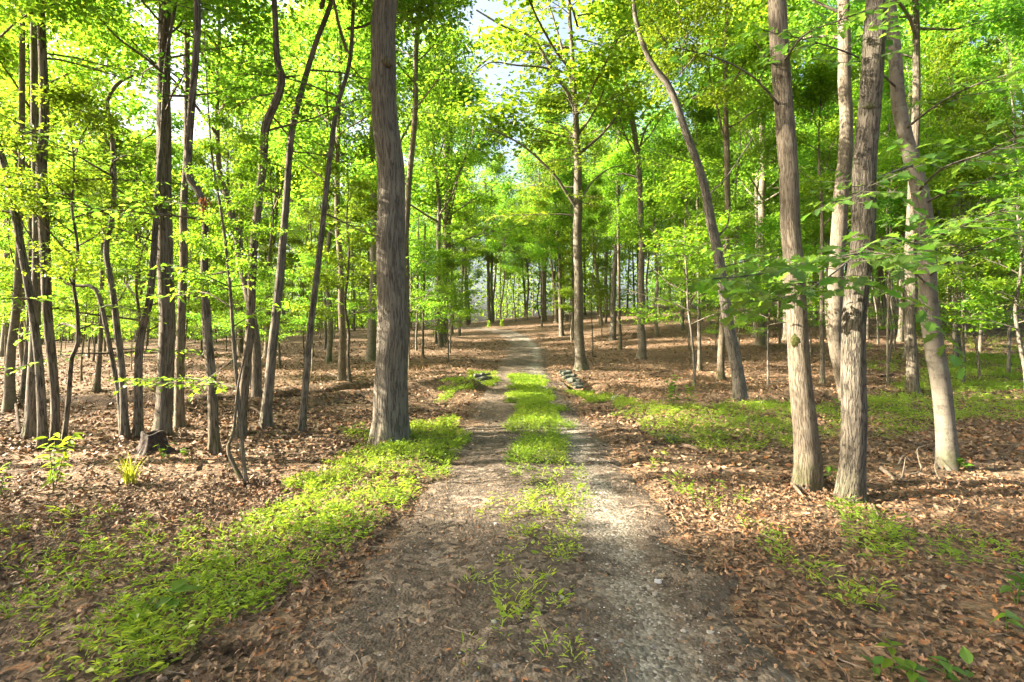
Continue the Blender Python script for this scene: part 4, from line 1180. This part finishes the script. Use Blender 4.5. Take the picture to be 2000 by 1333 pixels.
stone_wall('low stacked grey stone wall at the grassy left edge of the track', [(922, 752, 0), (932, 748, .2), (940, 751, -.1), (949, 746, .2), (928, 743, .3), (938, 741, .4), (947, 739, .5), (956, 738, .6), (934, 735, .7), (944, 732, .8), (953, 731, .9), (918, 757, -.3), (926, 758, -.4)], dl, .15)
dr = hit(1118, 750)
stone_wall('low stacked grey stone wall at the right edge of the track below the pale sunlit tree', [(1098, 727, 1.2), (1106, 730, .9), (1113, 736, .6), (1119, 734, .7), (1122, 742, .3), (1128, 744, .2), (1130, 751, -.1), (1124, 750, -.1), (1116, 743, .3), (1108, 738, .6), (1101, 733, .9), (1133, 756, -.4), (1127, 757, -.4), (1110, 727, 1.2)], dr, .16)
def rock(px, py, size, label, mat, name='rock'):
    p, d = ground_pt(px, py)
    me = STONES[2].copy() if mat is not STONE else STONES[2]
    if mat is not STONE: me.materials[0] = mat
    o = link(name, me, None, p + np.array([0, 0, size * .2])); o.scale = (size, size, size); o.rotation_euler = (.1, .1, rng.random() * 3)
    tag(o, label, 'rock')
rock(1285, 1137, .027, 'small white quartz rock lying in the right rut of the track', ROCK_WHITE)
rock(1207, 783, .17, 'single grey rock in the gully right of the track', STONE)
rock(1312, 860, .13, 'flat grey rock in the grass patch right of the track', STONE)
rock(968, 1028, .02, 'tiny white stone in the middle of the track', ROCK_WHITE)

# rotten stump
p, d = ground_pt(301, 884)
root = bpy.data.objects.new('tree_stump', None); COL.objects.link(root); root.location = p
tag(root, 'dark rotten hollow stump with spreading roots in front of the big straight left trunk', 'stump')
m = MB(); nth = 29; th = np.linspace(0, TAU, nth)
lob = 1 + .22 * np.cos(5 * th + .5) + .12 * np.cos(9 * th)
prof = [(-.08, 1.75, 1), (.0, 1.5, 1), (.05, 1.22, .9), (.12, 1.02, .6), (.2, .92, .4), (.29, .90, .3), (.30, .78, .2), (.25, .70, .2), (.08, .62, .2), (.06, .02, 0)]
rows = []
for zz, rr, lf in prof:
    rad = .165 * rr * (1 + (lob - 1) * lf) * (1 + .04 * np.cos(13 * th)); rad[-1] = rad[0]
    zj = zz + (.025 * np.cos(3 * th + 1) if zz > .15 else 0)
    rows.append(np.stack([rad * np.cos(th), rad * np.sin(th), np.broadcast_to(zj, th.shape)], 1))
V = np.array(rows); i, j = np.meshgrid(np.arange(len(prof) - 1), np.arange(nth - 1), indexing='ij'); a = (i * nth + j).ravel()
m.add(V.reshape(-1, 3), np.stack([a, a + 1, a + nth + 1, a + nth], 1), 0)
link('body', m.mesh('body', [STUMP]), root)
for k in range(6):
    az = k * 1.05 + .3 + rng.normal() * .2; m = MB()
    q = np.array([(math.cos(az) * r_, math.sin(az) * r_, z_) for r_, z_ in ((.13, .10), (.17, .05), (.23, .012), (.30, -.03))])
    tube(m, catmull(q, 3), np.linspace(.026, .010, 10), 6); link('root', m.mesh('root', [STUMP]), root)

def stick(name, label, path, r0, mat, lift=.02, cat='stick', extra=()):
    """a fallen branch along ground pixels; extra: side twigs"""
    pts = []
    for px, py, hz in path:
        g, d = ground_pt(px, py); pts.append(g + np.array([0, 0, hz + lift]))
    pts = np.array(pts); o0 = pts[0].copy()
    root = bpy.data.objects.new(name, None); COL.objects.link(root); root.location = o0; tag(root, label, cat)
    Pf = catmull(pts - o0, 5); m = MB(); tube(m, Pf, np.linspace(r0, r0 * .5, len(Pf)), 7, 0, .08)
    link('stem', m.mesh('stem', [mat]), root)
    for ex in extra:
        q = np.array([ground_pt(px, py)[0] + np.array([0, 0, hz + lift]) for px, py, hz in ex]) - o0
        m = MB(); Qf = catmull(q, 5); tube(m, Qf, np.linspace(r0 * .45, r0 * .2, len(Qf)), 5); link('twig', m.mesh('twig', [mat]), root)
stick('fallen_stick', 'short dark stick lying in the left rut in the near part of the track', [(876, 1146, .01), (893, 1157, .01), (914, 1170, .0)], .014, DARKWOOD)
stick('fallen_branch', 'pale broken branch on the leaves at the foot of the mossy front trunk', [(1550, 948, .01), (1560, 962, .02), (1572, 976, 0)], .022, DEADWOOD)
stick('fallen_branch', 'bleached log end with curling twigs between the darkest front trunk and the rightmost one', [(1722, 928, .03), (1738, 937, .02), (1750, 946, .0)], .028, DEADWOOD, extra=[[(1765, 938, 0), (1798, 934, .03), (1795, 925, .12), (1792, 918, .22), (1808, 915, .25)], [(1760, 945, 0), (1765, 940, .08), (1768, 932, .16)], [(1755, 925, .06), (1765, 918, .14), (1778, 920, .1)]])
stick('fallen_branch', 'thin curved pale branch leaning at the foot of the rightmost leaning front trunk', [(1845, 952, .0), (1832, 940, .02), (1826, 930, .08), (1832, 922, .14)], .009, DEADWOOD)
stick('fallen_stick', 'pale stick right of the curved branch, in front of the rightmost leaning front trunk', [(1868, 960, 0), (1880, 966, .02), (1894, 972, 0)], .012, DEADWOOD)
stick('fallen_stick', 'thin bleached stick in front of the darkest front trunk', [(1704, 978, 0), (1711, 994, .02), (1718, 1006, 0)], .010, DEADWOOD)
stick('fallen_branch', 'dark fallen branch in the gully behind the two-stem sapling', [(476, 800, .02), (500, 812, .05), (522, 826, 0)], .035, DARKWOOD)
stick('fallen_branch', 'rotting dark log at the near edge of the right grass patch', [(1332, 873, .02), (1352, 878, .03), (1372, 884, .0)], .04, DARKWOOD)
stick('fallen_branch', 'dark log on the leaves beside the thread-thin sapling stem at right', [(1722, 740, .04), (1745, 738, .04), (1770, 741, .03)], .05, DARKWOOD)
stick('bent_sapling', 'dead bleached sapling bent over on the far right slope', [(1906, 672, 0), (1912, 662, .3), (1916, 655, .5), (1936, 634, 1.0), (1926, 622, 1.3)], .03, DEADWOOD, cat='sapling')
stick('fallen_twig', 'long thin pale twig on the leaves near the bottom right corner', [(1797, 1222, 0), (1804, 1238, .02), (1815, 1254, 0)], .006, DEADWOOD)
stick('fallen_twig', 'thin dark twig lying across the middle of the track foreground', [(1065, 1215, 0), (1080, 1235, .01), (1110, 1255, .02), (1185, 1280, 0)], .004, DARKWOOD)
stick('fallen_twig', 'pale straight twig between the verge grass and the left rut', [(720, 1068, 0), (750, 1072, .02), (778, 1076, 0)], .006, DEADWOOD)

stick('fallen_branch', 'thin dead stem leaning on the litter by the pale far-left trunk', [(38, 846, 0), (26, 800, .25), (12, 775, .45), (-10, 752, .6)], .03, DARKWOOD)
stick('fallen_branch', 'grey fallen limb on the litter between the rough right-leaning trunk and the big verge oak', [(640, 730, .03), (672, 738, .05), (715, 734, .02)], .03, DEADWOOD)
stick('fallen_branch', 'dark fallen limb on the right slope below the trunk on the mound', [(1270, 735, .03), (1300, 728, .05), (1345, 730, .03)], .03, DARKWOOD)
stick('fallen_branch', 'old grey fallen limb on the slope above the wide-footed tan trunk', [(1500, 645, .05), (1545, 640, .08), (1600, 643, .05)], .06, DEADWOOD)

# green plants with leaves large enough to pick apart
def plant_leaf(mat, tint, w=.62, shape=OVATE):
    m = MB(); leaves(m, np.zeros((1, 3)), np.array([[1., 0, 0]]), np.array([[0, 0, 1.]]), 1.0, w * 1.45, shape, 0, np.array([tint]))
    return m.mesh('leaf', [mat])
PLEAF = [plant_leaf(LEAF_YOUNG, .3), plant_leaf(LEAF_YOUNG, .7), plant_leaf(LEAF_DEEP, .8), plant_leaf(LEAF_DEEP, .4)]
NLEAF = [plant_leaf(LEAF_YOUNG, .8, .4), plant_leaf(LEAF_YOUNG, 1., .4)]
def plant(name, label, px, py, h, leafspec, leafset, cat='plant', stems=1, group=None):
    """leafspec: list of (height fraction, azimuth, length, tilt)"""
    p, d = ground_pt(px, py)
    root = bpy.data.objects.new(name, None); COL.objects.link(root); root.location = p; tag(root, label, cat, group)
    stems_P = []
    for s in range(stems):
        az = s * 2.1 + rng.random(); lean = .0 if stems == 1 else .28
        P = np.array([(0, 0, -.02), (math.cos(az) * lean * h * .4, math.sin(az) * lean * h * .4, h * .5), (math.cos(az) * lean * h, math.sin(az) * lean * h, h)])
        Pf = catmull(P, 4); m = MB(); tube(m, Pf, np.linspace(.002 + .006 * h, .002, len(Pf)), 5)
        link('stem', m.mesh('stem', [BARK['tan'] if h > .4 else LEAF_DEEP]), root); stems_P.append(Pf)
    for i, (f, az, L, tilt) in enumerate(leafspec):
        Pf = stems_P[i % stems]; q = [np.interp(f * h, Pf[:, 2], Pf[:, k]) for k in range(3)]
        o = link('leaf', leafset[i % len(leafset)], root, q); o.scale = (L, L, L)
        o.rotation_euler = (rng.normal() * .25, -tilt, az)
R_ = lambda n, L, f0=.2, t=.1: [(f0 + (1 - f0) * i / max(n - 1, 1), i * 2.4 + rng.normal() * .3, L * rng.uniform(.75, 1.2), t + rng.normal() * .2) for i in range(n)]
plant('broadleaf_weed', 'broad-leaved weed with pale blue-green leaves in the left verge grass', 338, 1180, .16, [(.9, .3, .14, .15), (.9, 2.6, .13, .0), (1, 1.5, .13, .2), (.7, 4.2, .12, -.1), (.6, 5.4, .10, 0)], [PLEAF[2]])
plant('shrub', 'sunlit yellow-green leafy shrub at the edge of the left leaf litter', 105, 962, .60, R_(64, .12, .15, -.05), NLEAF, 'shrub', 4)
plant('shrub', 'small sunlit shrub cut off by the left frame edge', -2, 968, .35, R_(16, .09, .2, -.05), NLEAF, 'shrub', 3)
plant('seedling', 'pale green seedling just in front of the rotten stump', 318, 906, .25, R_(9, .10, .3, 0), [PLEAF[2], PLEAF[1]], 'seedling', 2)
plant('seedling', 'small pale seedling right of the one in front of the stump', 364, 908, .2, R_(5, .09, .5, 0), [PLEAF[2]], 'seedling')
plant('seedling', 'bright yellow-green seedling at the end of the low weed line bottom right', 1742, 1308, .14, [(1, .2, .075, .1), (1, 1.5, .07, .2), (.95, 2.9, .075, .1), (.9, 4.1, .06, .0), (.6, 5.2, .09, -.2), (.5, 3.5, .08, -.2)], [PLEAF[1]], 'seedling')
plant('broadleaf_weed', 'dark green leaves of a weed cut by the bottom frame edge at right', 1785, 1345, .10, [(1, .2, .085, .1), (1, 1.3, .08, .2), (.9, 2.6, .085, .1), (.9, 3.9, .08, 0), (.7, 5.1, .07, 0)], [PLEAF[3], PLEAF[0]])
plant('broadleaf_weed', 'trailing weed with paired green leaves by the bottom edge, left of the single-leaf plant', 1850, 1318, .09, R_(8, .085, .2, 0), [PLEAF[3], PLEAF[2]], 'plant', 3)
plant('broadleaf_weed', 'single upright green leaf plant by the bottom frame edge at right', 1893, 1322, .08, [(1, 1.2, .09, .7), (.6, 4., .06, .1)], [PLEAF[2]])
plant('broadleaf_weed', 'two broad flat green leaves low over the litter at the right frame edge', 1965, 1225, .10, [(1, 3.3, .13, -.05), (1, .2, .12, -.1), (.8, 5.2, .08, 0)], [PLEAF[2]])
plant('broadleaf_weed', 'dark bushy weed at the right frame edge above the two flat leaves', 1985, 1170, .20, R_(14, .085, .3, 0), [PLEAF[3], PLEAF[2]], 'plant', 3)
plant('broadleaf_weed', 'dark trio of leaves left of the yellow-green seedling at bottom right', 1708, 1322, .07, [(1, .4, .07, .5), (1, 2.4, .07, .5), (.8, 4.3, .07, .2)], [PLEAF[3]])
plant('fern', 'low bright fern-like plant at the foot of the rightmost leaning front trunk', 1873, 925, .16, R_(16, .11, .2, .2), [PLEAF[0]], 'plant', 3)
plant('seedling', 'leafy seedling between the mossy front trunk and the darkest front trunk', 1625, 940, .16, R_(8, .09, .3, .1), [PLEAF[0]], 'seedling', 2)
plant('seedling', 'tall thin-leaved seedling on the litter left of the tall grass clump', 1352, 985, .22, R_(9, .07, .3, .1), NLEAF, 'seedling')
plant('shrub', 'round green shrub at the gully edge in front of the left-leaning trunk', 1315, 800, .75, R_(44, .16, .15, .05), [PLEAF[0], PLEAF[2]], 'shrub', 5)
plant('shrub', 'yellow-leaved sunlit shrub right beside the round green one at the gully', 1348, 800, .55, R_(34, .15, .15, .05), [NLEAF[1], PLEAF[1]], 'shrub', 5)
plant('shrub', 'sunlit shrub on the bank where the track vanishes, left of its twin', 955, 642, .9, R_(40, .3, .15, .05), [NLEAF[1], PLEAF[1]], 'shrub', 5)
plant('shrub', 'sunlit shrub on the bank where the track vanishes, right of its twin', 980, 640, .9, R_(40, .3, .15, .05), [NLEAF[0], PLEAF[1]], 'shrub', 5)
plant('seedling', 'small leafy sprout on the slope below the far right bent sapling', 1700, 690, .5, R_(16, .16, .3, .1), [PLEAF[0]], 'seedling', 3)
plant('seedling', 'pale leafy sapling crown in the grass beside the right frame edge', 1925, 770, .6, R_(24, .14, .3, .05), [NLEAF[0]], 'seedling', 3)
# grass tuft lit by the sun
p, d = ground_pt(255, 948)
m = MB(); n = 46
az = rng.random(n) * TAU; ln = rng.uniform(.2, .42, n)
c = rng.normal(size=(n, 3)) * np.array([.035, .035, 0])
for k in range(n):
    o_ = np.array([math.cos(az[k]), math.sin(az[k]), 0]); sp = rng.uniform(.2, .8)
    t = np.linspace(0, 1, 6)[:, None]
    P = c[k] + o_ * ln[k] * sp * t ** 1.6 + np.array([0, 0, 1.]) * ln[k] * (t - .45 * sp * t ** 2.4)
    wv_ = np.cross(o_, [0, 0, 1.]) * .006
    ww = (1 - t ** 2) + .05
    V = np.stack([P + wv_ * ww, P - wv_ * ww], 1).reshape(-1, 3)
    q = np.arange(5) * 2
    m.add(V, np.stack([q, q + 1, q + 3, q + 2], 1), 0, None, .7 + .3 * rng.random())
tag(link('grass_tuft', m.mesh('grass_tuft', [GRASS]), None, p), 'single tuft of long sunlit grass blades on the left leaf litter', 'grass tuft')

print('tris', sum(len(me.loops) - 2 * len(me.polygons) for me in bpy.data.meshes), 'objects', len(bpy.data.objects))
